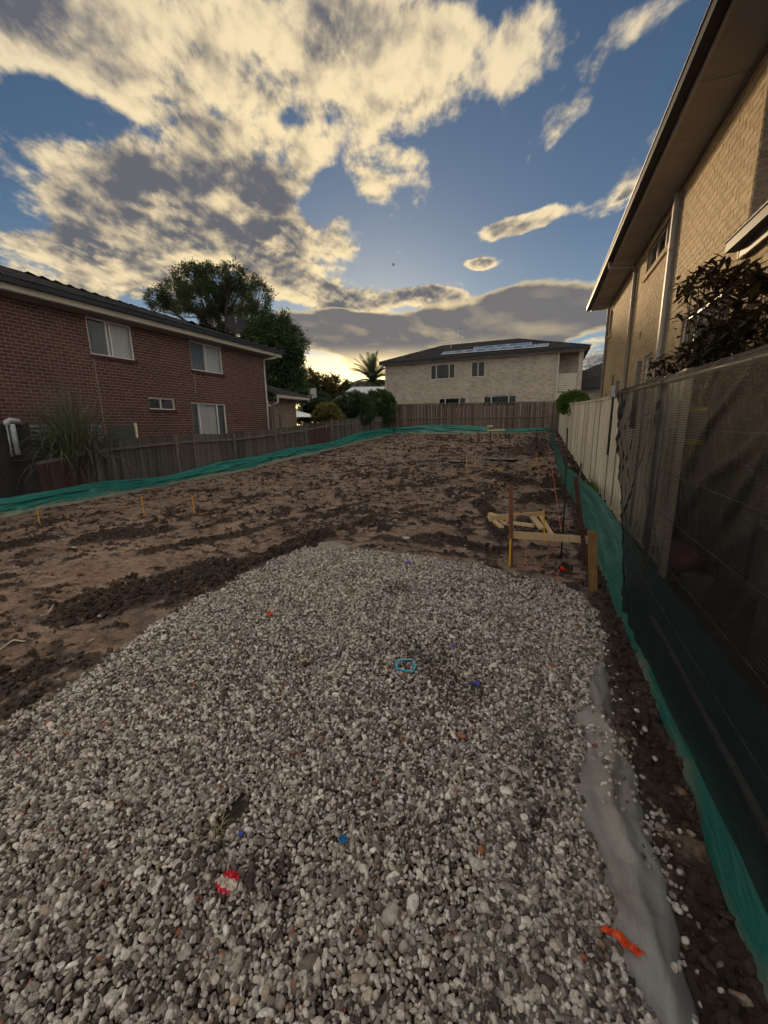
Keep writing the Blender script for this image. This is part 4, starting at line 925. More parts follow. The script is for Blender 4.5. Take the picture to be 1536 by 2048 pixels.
p = on_y(626, 808, 36); q = on_y(600, 812, 36); t = thing('pale_roofed_shed', 'low pale flat roof below the basketball backboard', 'shed', (float(p[0]), 36, 1.2)); m = MB(); m.add([on_y(604, 812, 36), on_y(640, 812, 36), on_y(646, 800, 39), on_y(615, 800, 39)], [(0, 1, 2, 3)]); m.box(on_y(606, 0, 36)[0], 36.1, 1.1, on_y(638, 0, 36)[0], 36.3, on_y(626, 813, 36)[2]); m.build('shed_body', M['tin_white'], t)
p = on_y(714, 768, 46); t = thing('flat_roofed_house', 'grey flat-roofed house far behind beside the palm', 'house', (float(p[0]), 46, 1.3)); m = MB(); l = on_y(703, 764, 46); r_ = on_y(770, 764, 46); m.box(l[0], 46, 1.3, r_[0], 50, l[2]-.25); m.build('wall', M['concrete'], t); m = MB(); m.box(l[0]-.3, 45.7, l[2]-.25, r_[0], 50, l[2]); m.build('roof', M['soffit'], t)
# basketball backboard
YK = 34.0; p = on_y(620, 806, YK); t = thing('basketball_hoop', 'basketball backboard on a pole among the back garden trees', 'basketball hoop', (float(p[0]), YK, 1.2)); z = on_y(620, 788, YK)[2]
m = MB(); m.tube([(p[0], YK, 1.2), (p[0], YK, z)], .05, 8); m.tube([(p[0], YK, z-.3), (p[0]+.25, YK-.25, z)], .03, 6); m.build('pole', M['black_metal'], t)
a_ = on_y(613, 800, YK-.3); b_ = on_y(632, 776, YK-.3); m = MB(); m.box(a_[0], YK-.32, a_[2]+.1, b_[0], YK-.28, b_[2]); m.build('backboard', M['pvc'], t)
m = MB(); ang = np.linspace(0, 2*math.pi, 17); m.tube([((a_[0]+b_[0])/2+.2*math.cos(w), YK-.55+.2*math.sin(w), a_[2]+.25) for w in ang], .012, 5); m.build('rim', M['orange'], t)
# white shade umbrella
YS = 27.5; pt = on_y(594, 820, YS); r1 = on_y(638, 834, YS); t = thing('garden_umbrella', 'white garden umbrella beside the low outbuilding', 'umbrella', (float(pt[0])-.2, YS, .9)); c = np.array((pt[0]-.3, YS, pt[2]+.05)); R = float(r1[0]-c[0]); m = MB(); n = 8
rim = [c+np.array((R*math.cos(2*math.pi*k/n+.2), R*math.sin(2*math.pi*k/n+.2), float(r1[2]-c[2]))) for k in range(n)]; m.add([c]+rim, [(0, k+1, (k+1) % n+1) for k in range(n)]); m.build('canopy', M['curtain'], t); m = MB(); m.tube([c, (c[0], c[1], .9)], .025, 6); m.build('pole', M['galv'], t)

# ---------------------------------------------------------------- paling fence along the left boundary
LF0 = np.array((-12.16, 4.0)); LF1 = np.array((-10.72, 27.95)); LFD = (LF1-LF0)/np.linalg.norm(LF1-LF0); LFL = np.linalg.norm(LF1-LF0); LD3 = np.array((*LFD, 0)); LN3 = np.array((LFD[1], -LFD[0], 0))
def lf(s): return LF0+LFD*s
def s_of(p): return float((np.array(p[:2])-LF0)@LFD)
tops = [(170, 886), (207, 881), (273, 876), (355, 869), (442, 867.5), (520, 861), (580, 854), (660, 841), (745, 834), (781, 832)]
tp = [on_line(x, y, LF0, LF1) for x, y in tops]; TS = [s_of(p) for p in tp]; TZ = [p[2] for p in tp]
ltop = lambda s: float(np.interp(s, TS, TZ)); GL = lambda s: float(G0(*(lf(s))))
pal = MB(); pal.add([], [])
def paling_mesh(w, mt, name='paling'):
    m = MB(); m.box(-w/2, -.009, 0, w/2, .009, 1.0); return m.mesh(name, mt)
lfence = thing('paling_fence', 'weathered grey paling fence along the left boundary', 'fence', (*lf(12), 0))
me = paling_mesh(.150, M['paling']); mr = paling_mesh(.150, M['paling_red']); ang = math.atan2(LFD[1], LFD[0]); s = TS[0]
s_red = [(s_of(on_line(617, 880, LF0, LF1)), s_of(on_line(662, 870, LF0, LF1)))]
while s < LFL-.05:
    p = lf(s); red = any(a <= s <= b for a, b in s_red); zb = GL(s)-.05; zt = ltop(s)+RNG.uniform(-.025, .02)
    o = put('paling', mr if red else me, lfence, (p[0]-LN3[0]*(.012+(int(s/.14) % 2)*.008), p[1]-LN3[1]*.012, zb), (RNG.normal(0, .006), RNG.normal(0, .012), ang), (1, 1, zt-zb)); s += .142+RNG.uniform(0, .006)
def post_s(px, py): return s_of(on_line(px, py, LF0, LF1))
PS = [post_s(*q) for q in ((188, 900), (352, 900), (468, 895), (549, 885), (610, 875), (661.6, 865), (703.5, 855), (741.6, 850), (779, 845))]
pm = MB(); pm.box(-.045, -.035, 0, .045, .035, 1); pme = pm.mesh('post', M['rail_grey'])
for s in PS:
    p = lf(s)+LN3[:2]*.055; put('post', pme, lfence, (p[0], p[1], GL(s)-.3), (0, 0, ang), (1, 1, ltop(s)-.02-GL(s)+.3))
for a, b in zip(PS, PS[1:]):
    for dz, frac in ((.26, None), (None, .18)):
        za = (ltop(a)-dz) if dz else GL(a)+.22; zb = (ltop(b)-dz) if dz else GL(b)+.22
        m = MB(); pa = np.array((*(lf(a)+LN3[:2]*.03), za)); pb = np.array((*(lf(b)+LN3[:2]*.03), zb)); m.bar(pa, pb, .04, .075); m.build('rail', M['rail_grey'], lfence)
# lower dark red section and black cloth fence at the near end
s0, s1 = s_of(on_line(66, 930, LF0, LF1)), TS[0]-.03; rfence = thing('red_paling_fence', 'low dark red paling fence below the strap-leaf grass', 'fence', (*lf((s0+s1)/2), -.3))
zt_ = lambda s: float(np.interp(s, [s0, s1], [on_line(73, 925, LF0, LF1)[2], on_line(170, 905, LF0, LF1)[2]])); s = s0
while s < s1: p = lf(s); put('paling', mr, rfence, (p[0], p[1], GL(s)-.05), (0, RNG.normal(0, .01), ang), (1, 1, zt_(s)-GL(s)+.05)); s += .14
m = MB(); m.bar((*(lf(s0)+LN3[:2]*.03), zt_(s0)-.03), (*(lf(s1)+LN3[:2]*.03), zt_(s1)-.03), .04, .08); m.build('rail', M['rail_grey'], rfence)

def cloth_mat(name, c, op=.8, sc=900):
    m, t = new_mat(name); b = t.bsdf; b.inputs['Base Color'].default_value = c4(c); b.inputs['Roughness'].default_value = .9; b.inputs['Specular IOR Level'].default_value = .2
    at = t.node('ShaderNodeAttribute'); at.attribute_name = 'wv'; w = t.m('FRACT', t.m('MULTIPLY', at.outputs['Fac'], sc)); 
    pos = t.node('ShaderNodeTexCoord').outputs['Object']
    f = t.m('ADD', t.m('MULTIPLY', t.ramp(w, .25, .55), .22), op-.16, clamp=True)
    f = t.m('ADD', f, t.m('MULTIPLY_ADD', t.noise(pos, 2.5, 4), .16, -.08), clamp=True)
    tr = t.node('ShaderNodeBsdfTransparent'); mx = t.node('ShaderNodeMixShader'); t.put(mx.inputs[0], f); t.L.new(tr.outputs[0], mx.inputs[1]); t.L.new(b.outputs[0], mx.inputs[2]); t.L.new(mx.outputs[0], t.out.inputs[0]); return m
M['cloth'] = cloth_mat('black_shade_cloth', (.013, .013, .014), .80, 1)
M['cloth_solid'] = mat('dense_black_cloth', (.012, .012, .014), (.02, .02, .022), 5, .85)
cf = thing('shade_cloth_fence', 'black shade cloth fence at the far left edge', 'fence', (*lf(1.0), -.3)); sa = -2.5; sbm = s_of(on_line(64, 900, LF0, LF1)); zc = float(on_line(40, 850, LF0, LF1)[2])
rows = [[(*(lf(s)+LN3[:2]*(.03+.02*math.sin(s*9)*k)), z) for s in np.linspace(sa, sbm, 40)] for k, z in enumerate(np.linspace(-.45, zc, 7))]
m = MB(); m.grid(np.array(rows)); m.build('cloth', M['cloth_solid'], cf, True)
for s in (sbm, sbm-2.0): m = MB(); m.tube([(*lf(s), -.5), (*lf(s), zc+.06)], .03, 8); m.build('post', M['black_metal'], cf)
m = MB(); m.tube([(*lf(sa), zc), (*lf(sbm), zc)], .02, 6); m.tube([(*lf(sa), zc-.95), (*(lf(sbm)+LN3[:2]*.06), zc-.85)], .02, 6); m.build('rail', M['black_metal'], cf)

# things standing behind the left fence
def corr_tank():
    t = thing('water_tank', 'corrugated steel water tank behind the strap-leaf grass', 'water tank', (-13.1, 7.4, -.3)); z1 = float(on_x(120, 850, -12.95)[2]); y0 = float(on_x(22, 870, -12.95)[1]); y1 = float(on_x(214, 860, -12.95)[1]); m = MB(); rows = []
    zs = np.arange(-.3, z1, .019)
    for z in zs:
        r = .020*math.sin(z*2*math.pi/.115); ring = []
        for k in range(60):
            a = 2*math.pi*k/60; ca, sa_ = math.cos(a), math.sin(a); q = .30
            L = (y1-y0)/2-q; ring.append((-13.25+(q+r)*ca, (y0+y1)/2+(L if sa_ >= 0 else -L)+(q+r)*sa_, z))
        rows.append(ring+[ring[0]])
    m.grid(np.array(rows)); m.build('tank_wall', M['tank'], t, True)
    m = MB(); m.box(-13.5, y0+.2, z1-.01, -13.0, y1-.2, z1+.02); m.build('lid', M['tank'], t)
M['tank'] = mat('corrugated_galvanised_steel', (.22, .235, .245), (.30, .31, .32), 3, .4, metal=.5)
corr_tank()
t = thing('pvc_pipes', 'pair of white plastic pipes rising behind the black cloth fence', 'pipe', (-12.5, 5.6, 0)); q = lambda x, y, X=-12.05: on_x(x, y, X)
for (a, b) in (((21, 913), (13, 850)), ((36, 910), (26, 848))):
    pa, pb = q(*a), q(*b); pb[1] = pa[1]; m = MB(); m.tube([pa, pb], .062, 12); m.build('pipe', M['pvc'], t, True)
pb = q(13, 848); pc = q(38, 843); m = MB(); m.tube([pb-UP*.03, pb+UP*.04, pb+YV*.08+UP*.09, pc], .062, 12); m.build('elbow', M['pvc'], t, True)
t = thing('green_sheet_fence', 'short dark green sheet fence behind the grey palings', 'fence', (-12.9, 9.3, -.2)); a = on_x(217, 848, -12.9); b = on_x(272, 876, -12.9); b0 = on_x(268, 846, -12.9)
M['green_sheet'] = mat('dark_green_sheet', (.045, .055, .045), (.06, .07, .058), 3, .6); mm = MB(); mm.box(-12.92, a[1], -.3, -12.9, b0[1], a[2]-.05); mm.build('sheet', M['green_sheet'], t)
mm = MB(); mm.box(-12.93, b0[1], -.3, -12.86, b0[1]+.06, a[2]+.03); mm.build('post', M['colorbond'], t)
for qx, qy0, qy1, X_ in ((545, 806, 850, -12.7), (560, 830, 852, -12.7)):
    a = on_x(qx, qy0, X_); b = on_x(qx, qy1, X_); m = MB(); m.bar((X_, a[1], .0), (X_, a[1], a[2]), .09, .09); o = m.build('garden_post', M['rail_grey'], base=(X_, a[1], 0)); tag(o, '%s grey post standing behind the left fence by the red brick house' % ('taller' if qx == 545 else 'shorter'), 'post')

# ---------------------------------------------------------------- back fence
BY = 28.0; ff = thing('back_paling_fence', 'tall brown paling fence across the back of the block', 'fence', (-5, BY, 1.1))
bz = lambda x: float(np.interp(x, [-10.65, .48], [on_y(783, 808.8, BY)[2], on_y(1116, 803, BY)[2]])); me = paling_mesh(.094, M['paling_brown']); x = -10.68
while x < .62: put('paling', me, ff, (x, BY+.01, 1.0), (RNG.normal(0, .004), RNG.normal(0, .005), 0), (1, 1, bz(x)-1.0-.04+RNG.uniform(-.012, .012))); x += .099
m = MB(); m.bar((-10.7, BY-.02, bz(-10.7)), (.62, BY-.02, bz(.62)), .12, .045); m.build('cap_rail', M['rail_grey'], ff)
for f in (.52, .09):
    m = MB(); za = 1.1+(bz(-10.7)-1.1)*f; zb = 1.1+(bz(.6)-1.1)*f; m.bar((-10.7, BY-.03, za), (.62, BY-.03, zb), .045, .075); m.build('rail', M['rail_grey'], ff)
for px in (783, 842, 901, 972, 1046, 1116):
    p = on_y(px, 830, BY); m = MB(); m.box(p[0]-.05, BY-.10, .9, p[0]+.05, BY-.055, bz(p[0])-.03); m.build('post', M['rail_grey'], ff)

# ---------------------------------------------------------------- cream steel fence on the right boundary
CA = np.array((1.36, 0.0)); CU = np.array((-.0255, 1.0)); CU /= np.linalg.norm(CU); CN = np.array((-CU[1], CU[0])); CB = CA+CU*20
cs = lambda p: float((np.array(p[:2])-CA)@CU); cp = lambda s: CA+CU*s
bt = [on_line(x, y, CA, CB) for x, y in ((1219, 797), (1182, 810.5), (1150, 821.7), (1128, 829), (1117, 833))]; bb = [on_line(x, y, CA, CB) for x, y in ((1233, 1017), (1190, 956), (1142, 895), (1121, 866))]
cbS, cbT = [cs(p) for p in bt], [p[2] for p in bt]; cgS, cgB = [cs(p) for p in bb][::1], [p[2] for p in bb]
print('colorbond', np.round(cbS, 2), np.round(cbT, 2), np.round(cgS, 2), np.round(cgB, 2))
cfence = thing('steel_fence', 'cream ribbed steel fence along the right boundary', 'fence', (*cp(15), .2))
ctop = lambda s: float(np.interp(s, [4, 10, 20, 28], [2.06, 2.10, 2.45, 2.95])); cbot = lambda s: float(np.interp(s, [4, 10, 20, 28], [.06, .11, .60, 1.02]))
def sheet(s0, s1, zt, zb0, zb1):
    n = 4; w = (s1-s0)/n; pr = []
    for k in range(n): a = s0+k*w; pr += [(a, .0), (a+w*.16, .0), (a+w*.24, .022), (a+w*.76, .022), (a+w*.84, 0)]
    pr.append((s1, 0)); m = MB(); rows = []
    for k in (0, 1): rows.append([(*(cp(a)+CN*d), (zb0+(zb1-zb0)*(a-s0)/(s1-s0)) if k == 0 else zt) for a, d in pr])
    m.grid(np.array(rows)); return m
s = 4.85; pl = 2.38
while s < 28.4:
    s1 = min(s+pl, 28.45); zt = (ctop(s)+ctop(s1))/2
    zt = lambda a: ctop(a)
    for k in range(3):
        a, b = s+(s1-s)*k/3+.004, s+(s1-s)*(k+1)/3-.004; m = sheet(a, b, 1, cbot(a), cbot(b))
        m.v = [(x, y, (z if z != 1 else ctop((np.array((x, y))-CA)@CU)-.03)) for x, y, z in m.v]; m.build('sheet', M['colorbond'], cfence)
        mm = MB(); mm.obox((*(cp(b+.004)+CN*.024), (ctop(b)+cbot(b))/2), (*CU, 0), (*CN, 0), UP, .012, .006, (ctop(b)-cbot(b))/2-.03); mm.build('lap_seam', M['lap'] if 'lap' in M else M['frame_grey'], cfence)
    for zf, nm, h in ((ctop, 'top_rail', .05), (cbot, 'bottom_rail', .06)):
        m = MB(); m.bar((*(cp(s)+CN*.01), zf(s)), (*(cp(s1)+CN*.01), zf(s1)), .055, h); m.build(nm, M['colorbond'], cfence)
    m = MB(); m.obox((*(cp(s)+CN*.012), (ctop(s)+.03+cbot(s)-.2)/2), (*CU, 0), (*CN, 0), UP, .035, .034, (ctop(s)+.03-cbot(s)+.2)/2); m.build('post', M['colorbond'], cfence)
    s = s1

# ---------------------------------------------------------------- temporary site fence with shade cloth, right foreground
TX = .80
def tx(y): return TX
tf = thing('temporary_fence', 'temporary wire fence draped in black shade cloth on the right', 'fence', (TX, 2.5, 0))
_e = [on_x(1237, y, x) for y, x in ((1235, .70), (1190, .70), (1120, .715), (1000, .75), (900, .78), (840, .79), (779, .795))]
YE_ = _e[-1][1]; ZT_ = _e[-1][2]; zt_near = float(on_x(1536, 684, .795)[2]); yt_near = float(on_x(1536, 684, .795)[1])
def ctop_(y): return zt_near+(ZT_-zt_near)*(y-yt_near)/(YE_-yt_near)
for y in (-.9, 1.35, 3.75):
    m = MB(); m.tube([(tx(y)+.02, y, -.05), (tx(y)+.02, y, ctop_(y)-.01)], .02, 10); m.build('post', M['galv'], tf, True)
m = MB(); m.tube([(TX+.02, -.9, ctop_(-.9)-.05), (TX+.02, YE_-.08, ctop_(YE_)-.05)], .019, 10); m.build('rail', M['galv'], tf, True)
m = MB(); m.tube([(TX+.02, -.9, .16), (TX+.02, 3.75, .16)], .019, 10); m.build('rail', M['galv'], tf, True)
wv = MB(); wv.tube([(TX, 0, .16), (TX, 0, 1.84)], .0042, 6, False); wme = wv.mesh('wire', M['black_metal'])
for y in np.arange(-.84, 3.75, .075): put('wire', wme, tf, (TX+.0, y, 0))
for z in np.arange(.35, 1.85, .30): m = MB(); m.tube([(TX, -.9, z), (TX, 3.75, z)], .0026, 5, False); m.build('wire', M['galv'], tf)
# cloth: hangs on the site side, its free far edge slants forward at the foot
ny, nz = 420, 90; vz = np.linspace(0, 1, nz)
_cb = [on_x(x, y, .70) for x, y in ((1237, 1235), (1262, 1262), (1300, 1335), (1350, 1440), (1400, 1545), (1480, 1705), (1536, 1835))]
_cby = [p[1] for p in _cb][::-1]; _cbz = [p[2] for p in _cb][::-1]
_ez = [p[2] for p in _e]; _ey = [p[1] for p in _e]
Pc = np.zeros((nz, ny, 3)); uu = np.linspace(0, 1, ny)
for k, v in enumerate(vz):
    zend = _ez[0]+(_ez[-1]-_ez[0])*v; yend = float(np.interp(zend, _ez, _ey)); yn = -.95+(yend+.95)*uu
    zb = np.maximum(.03, np.interp(yn, _cby, _cbz)); top = ctop_(yn)-.010*np.abs(np.sin(yn*1.43+.4))+.006*fbm(yn, yn*0, 3, 2); z = zb+(top-zb)*v
    fold = .060*fbm(yn*1.5+z*.9, z*.25, 1.3, 3)*(1.15-v)**.7*(.2+.8*min(1, v*3))
    gather = sum(.016*np.exp(-((yn-c_)/(.10+.9*(1-v)))**2)*np.sin((yn-c_)/(.022+.10*(1-v)))*(v**.5) for c_ in (YE_-.25, 3.75, 1.35))*min(1, v*4)
    endf = .016*np.sin((yend-yn)*24+z*1.5)*np.clip(1-(yend-yn)/1.1, 0, 1)
    crease = .026*np.maximum(0, 1-np.abs(fbm(yn*.9+z*1.1, z*.5-yn*.2, 1.6, 2))*5)*min(1, v*2.5)
    Pc[k, :, 0] = TX-.012+fold*.7+gather-crease+endf-.090*(1-v)**2.0; Pc[k, :, 1] = yn; Pc[k, :, 2] = z
Pc[-1, :, 0] = TX+.05; Pc[-2, :, 0] = TX+.012; Pc[-2, :, 2] = Pc[-1, :, 2]+.002; Pc[-1, :, 2] -= .02
m = MB(); m.grid(Pc); co = m.build('shade_cloth', M['cloth'], tf, True)
attr(co.data, 'wv', (Pc[:, :, 2]/.0155+.25*Pc[:, :, 1]).ravel())
m = MB(); m.tube([(1.0, -.9, .045), (1.0, 3.9, .06)], .024, 10); o = m.build('ground_pipe', M['galv'], base=(1.0, 1, .05), smooth=True); tag(o, 'grey metal pipe lying along the ground behind the shade cloth', 'pipe')
for (bx, by_, tx1, ty1) in ((1286, 1020, 1279, 722), (1246, 1090, 1236, 762)):
    pp = on_x(tx1, ty1, .86); m = MB(); m.bar((.86, pp[1]-(.05 if tx1 < 1250 else 0), pp[2]-(.22 if tx1 < 1250 else .7)), (.86, pp[1], pp[2]), .045, .045, up=(1, 0, 0)); o = m.build('fence_stake', M['rail_grey'], base=(.86, float(pp[1]), 1.6)); tag(o, ('thicker' if tx1 > 1250 else 'thinner')+' grey timber stake sticking up behind the black shade cloth', 'stake', 'stakes behind the shade cloth')
pp = on_x(1228, 778, 1.1); m = MB(); m.tube([(1.1, pp[1], 1.0), (1.1, pp[1], pp[2]-.15)], .02, 8); o = m.build('meter_post', M['black_metal'], base=(1.1, float(pp[1]), 0))
tag(o, 'black post with a small white box at the end of the shade cloth', 'post'); m = MB(); m.box(1.05, pp[1]-.06, pp[2]-.15, 1.17, pp[1]+.06, pp[2]+.06); m.build('box', M['pvc'], o, bevel=.02)
# fence feet
for y, lab in ((1.35, 'nearer'), (3.75, 'farther')):
    m = MB(); m.box(.78, y-.12, -.08, 1.20, y+.12, .05); o = m.build('concrete_block', M['concrete'], base=(1.0, y, 0), bevel=.015); tag(o, lab+' concrete foot block under the temporary fence', 'block', 'feet of the temporary fence')

# what shows dimly through the cloth: neighbour's low walls, pillar, sign
m = MB(); m.box(1.92, -1, -.1, 2.10, 5.2, .62); o = m.build('low_wall', M['concrete'], base=(2.0, 2, 0)); tag(o, 'low rendered garden wall seen through the shade cloth', 'wall')
m = MB(); m.box(1.42, 2.75, -.1, 1.95, 3.35, 1.02); m.box(1.38, 2.71, 1.02, 1.99, 3.39, 1.09); o = m.build('wall_pillar', M['concrete'], base=(1.7, 3, 0), bevel=.01); tag(o, 'square rendered pillar with a cap seen through the shade cloth', 'pillar')
m = MB(); m.bar((1.86, 6.4, 1.55), (1.86, 3.9, .75), .04, .10); o = m.build('handrail_board', M['pvc'], base=(1.86, 5, 1)); tag(o, 'white sloping board seen through the shade cloth', 'board')
m = MB(); m.add([(1.35, 1.1, .02), (1.9, 1.1, .02), (1.9, 2.7, .02), (1.35, 2.7, .02), (1.35, 1.1, .14), (1.9, 1.1, .14), (1.9, 2.7, .14), (1.35, 2.7, .14)], [(0, 1, 2, 3), (4, 5, 6, 7), (0, 1, 5, 4), (1, 2, 6, 5), (2, 3, 7, 6), (3, 0, 4, 7)]); o = m.build('concrete_step', M['concrete'], base=(1.6, 2, 0)); tag(o, 'pale concrete step beside the pillar behind the shade cloth', 'step')
sg = thing('site_sign', 'white warning sign with yellow bars behind the shade cloth', 'sign', (1.22, 4.0, 1.2)); m = MB(); sx = 1.30; pA = on_x(1362, 818, sx); pB = on_x(1400, 920, sx)
yA, yB = sorted((float(pA[1]), float(pB[1]))); m.box(sx, yA, pB[2], sx+.01, yB, pA[2]); m.build('board', M['frame_grey'], sg)
M['sign_yellow'] = mat('yellow_sign_paint', (.75, .60, .03), None, 3, .5)
for f0, f1 in ((.90, .985), (.26, .38)):
    m = MB(); m.box(sx-.006, yA+.02, pB[2]+(pA[2]-pB[2])*f0, sx-.003, yB-.02, pB[2]+(pA[2]-pB[2])*f1); m.build('bar', M['sign_yellow'], sg)
m = MB()
for k in range(6):
    yk = yA+.04+k*(yB-yA-.08)/6; m.box(sx-.006, yk, pB[2]+(pA[2]-pB[2])*.05, sx-.003, yk+.02, pB[2]+(pA[2]-pB[2])*.18)
m.build('print', M['sign_yellow'], sg)
m = MB(); rows = []
c0 = on_x(1345, 1210, 1.45)
for i in range(10):
    rows.append([(1.45+.18*math.cos(a)*math.sin(math.pi*i/9)*1.2, c0[1]+.42*math.sin(a)*math.sin(math.pi*i/9), .02+.13*(1-math.cos(math.pi*i/9))) for a in np.linspace(0, 2*math.pi, 21)])
m.grid(np.array(rows)); M['brick_red_plain'] = mat('dull_red_sheet', (.30, .05, .04), (.22, .04, .03), 6, .6); o = m.build('red_bundle', M['brick_red_plain'], base=(1.45, float(c0[1]), 0), smooth=True); tag(o, 'dull red bundle on the ground behind the shade cloth', 'bundle')
c0 = on_x(1382, 1232, 1.35); m = MB(); m.tube([(1.35, c0[1], .0), (1.35, c0[1], .22)], [.09, .12], 16); o = m.build('plastic_tub', M['concrete_dark'], base=(1.35, float(c0[1]), 0), smooth=True); tag(o, 'pale blue-grey plastic tub behind the shade cloth', 'tub')
m = MB(); a = on_x(1333, 1090, 1.2); m.tube([(1.12, 5.6, 0.9), (1.25, 4.9, .0)], .012, 6); o = m.build('brace_pipe', M['galv'], base=(1.2, 5.2, 0)); tag(o, 'thin metal brace leaning behind the shade cloth', 'brace')

# ---------------------------------------------------------------- green sediment sheeting
def strip(name, lab, topw, botw, mt, wr=.05, n=260, rows=26, nrm=None, thick=True, pleat=()):
    "sheeting hung between a top line and a bottom line given as world points"
    topw, botw = np.array(topw), np.array(botw)
    def resamp(a):
        d = np.concatenate([[0], np.cumsum(np.linalg.norm(np.diff(a, axis=0), axis=1))]); q = np.linspace(0, d[-1], n); return np.stack([np.interp(q, d, a[:, k]) for k in range(3)], 1), q
    A, q = resamp(topw); B, _ = resamp(botw); P_ = np.zeros((rows, n, 3)); 
    for k in range(rows):
        v = k/(rows-1); P_[k] = B*(1-v)+A*v
        bulge = math.sin(math.pi*min(1, max(0, v)))
        f = fbm(q*.55+v*1.2, v*2.2-q*.35, 1.6, 4, .55)
        sag = fbm(q*.3, v*3.2+q*.12, 1.5, 3)
        d = wr*(f+.9*sag+.5*np.abs(fbm(q*.9+v*2.5, v*3.5-q*.5, 1.8, 3)))*(.25+bulge)
        for c in pleat: d = d+wr*.5*np.exp(-np.abs(q-c)/(.12+.5*(1-v)))*np.sin((q-c)/(.03+.12*(1-v)))
        P_[k] += nrm[None]*d[:, None]
        P_[k, :, 2] += .012*fbm(q, v*2+q*0, 3, 2)*(v > .9)
    m = MB(); m.grid(P_); o = m.build(name, mt, smooth=True, base=tuple(P_[0].mean(0))); attr(o.data, 'hem', np.repeat(np.linspace(0, 1, rows)[:, None], n, 1)); tag(o, lab, 'plastic sheeting')
    return o
off_t, off_b = .30, .62; shift = lambda o_: (LF0+LN3[:2]*o_, LF1+LN3[:2]*o_)
tl = [(-60, 1000), (0, 997.5), (109, 979.8), (198, 963), (328, 953.7), (400, 934.6), (442, 923), (520, 911.5), (580, 896), (632, 889), (669, 882), (708, 867.5), (740, 861), (784, 855)]
bl_ = [(-60, 1052), (0, 1036), (137, 1011), (273, 989), (400, 962), (442, 947), (520, 932), (580, 917), (625, 904), (675, 896), (708, 886), (755, 872), (786, 865)]
T_w = [on_line(*q, *shift(off_t)) for q in tl]; B_w = [on_line(*q, *shift(off_b)) for q in bl_]
for p in B_w: p[2] = float(hgt(p[0], p[1]))+.012
lt = strip('green_sheeting', 'long green plastic sheeting sagging along the foot of the left fence', T_w, B_w, M['tarp'], .085, 420, 26, LN3)
SY = BY-.35
T_w = [on_y(*q, SY) for q in ((786, 855), (815, 853), (850, 850), (920, 850), (965, 852), (985, 856), (1020, 858), (1060, 856), (1099, 855))]; B_w = [on_y(*q, SY-.25) for q in ((786, 866), (850, 866), (950, 866), (1095, 867))]
for p in B_w: p[2] = float(hgt(p[0], p[1]))+.01
strip('green_sheeting', 'green plastic sheeting along the foot of the back fence', T_w, B_w, M['tarp'], .10, 300, 18, np.array((0, -1.0, 0)))
# right-hand run: leans against stakes, then tucks under the shade cloth
bp = [(1095, 868), (1108, 905), (1112, 925), (1124, 970), (1148, 1005), (1163, 1040), (1176, 1085), (1190, 1130), (1226, 1222), (1262, 1300), (1300, 1400), (1345, 1520), (1400, 1650), (1416, 1700), (1419, 1745), (1470, 1880), (1540, 2040)]
B_w = [ground_hit(*q) for q in bp]
B_w = np.array(B_w); B_w = B_w[np.argsort(-B_w[:, 1])]; B_w = np.vstack([B_w, [[B_w[-1, 0]+.01, .3, -.05], [B_w[-1, 0]+.02, -.8, -.05]]]); B_w[:, 2] = hgt(B_w[:, 0], B_w[:, 1])+.012
tops_y = np.array([28, 24, 20, 17, 14, 12, 10, 8.5, 7.5, 6.6, 5.5, 4, 3, 2, 1, .3, -.8]); 
txs = np.interp(tops_y[::-1], B_w[::-1, 1], B_w[::-1, 0])[::-1]+np.array([.02, .05, .05, .07, .09, .10, .13, .16, .20, .24, .26, .27, .27, .27, .27, .27, .27])
tz = hgt(txs, tops_y)+np.array([.42, .30, .40, .27, .38, .30, .40, .38, .42, .42, .42, .42, .41, .40, .40, .40, .40])
B2 = [ (float(np.interp(v, B_w[::-1, 1], B_w[::-1, 0])), v, float(np.interp(v, B_w[::-1, 1], B_w[::-1, 2]))) for v in np.linspace(B_w[0, 1], -.8, 140)]
T2 = [ (float(np.interp(v, tops_y[::-1], txs[::-1])), v, float(np.interp(v, tops_y[::-1], tz[::-1]))) for v in np.linspace(B_w[0, 1], -.8, 140)]
strip('green_sheeting', 'green plastic sheeting leaning under the shade cloth along the right edge', T2, B2, M['tarp_wet'], .010, 900, 22, np.array((-1.0, 0, .3)))
# ties and stakes holding the right-hand run
for (a, b, lab) in (((1133, 1022), (1129, 942), 'far'), ((1232, 1190), (1184, 996), 'near')):
    pass
for y, lab in ((19.5, 'farthest'), (15.5, 'third'), (12.2, 'second'), (9.4, 'nearest')):
    x = float(np.interp(y, tops_y[::-1], txs[::-1]))+.03; z0 = float(hgt(x, y)); m = MB(); m.bar((x, y, z0-.1), (x+.02, y, z0+.66), .035, .035, up=(1, 0, 0)); o = m.build('sheeting_stake', M['rail_grey'], base=(x, y, z0)); tag(o, lab+' short grey stake holding the green sheeting by the cream fence', 'stake', 'stakes along the right sheeting')

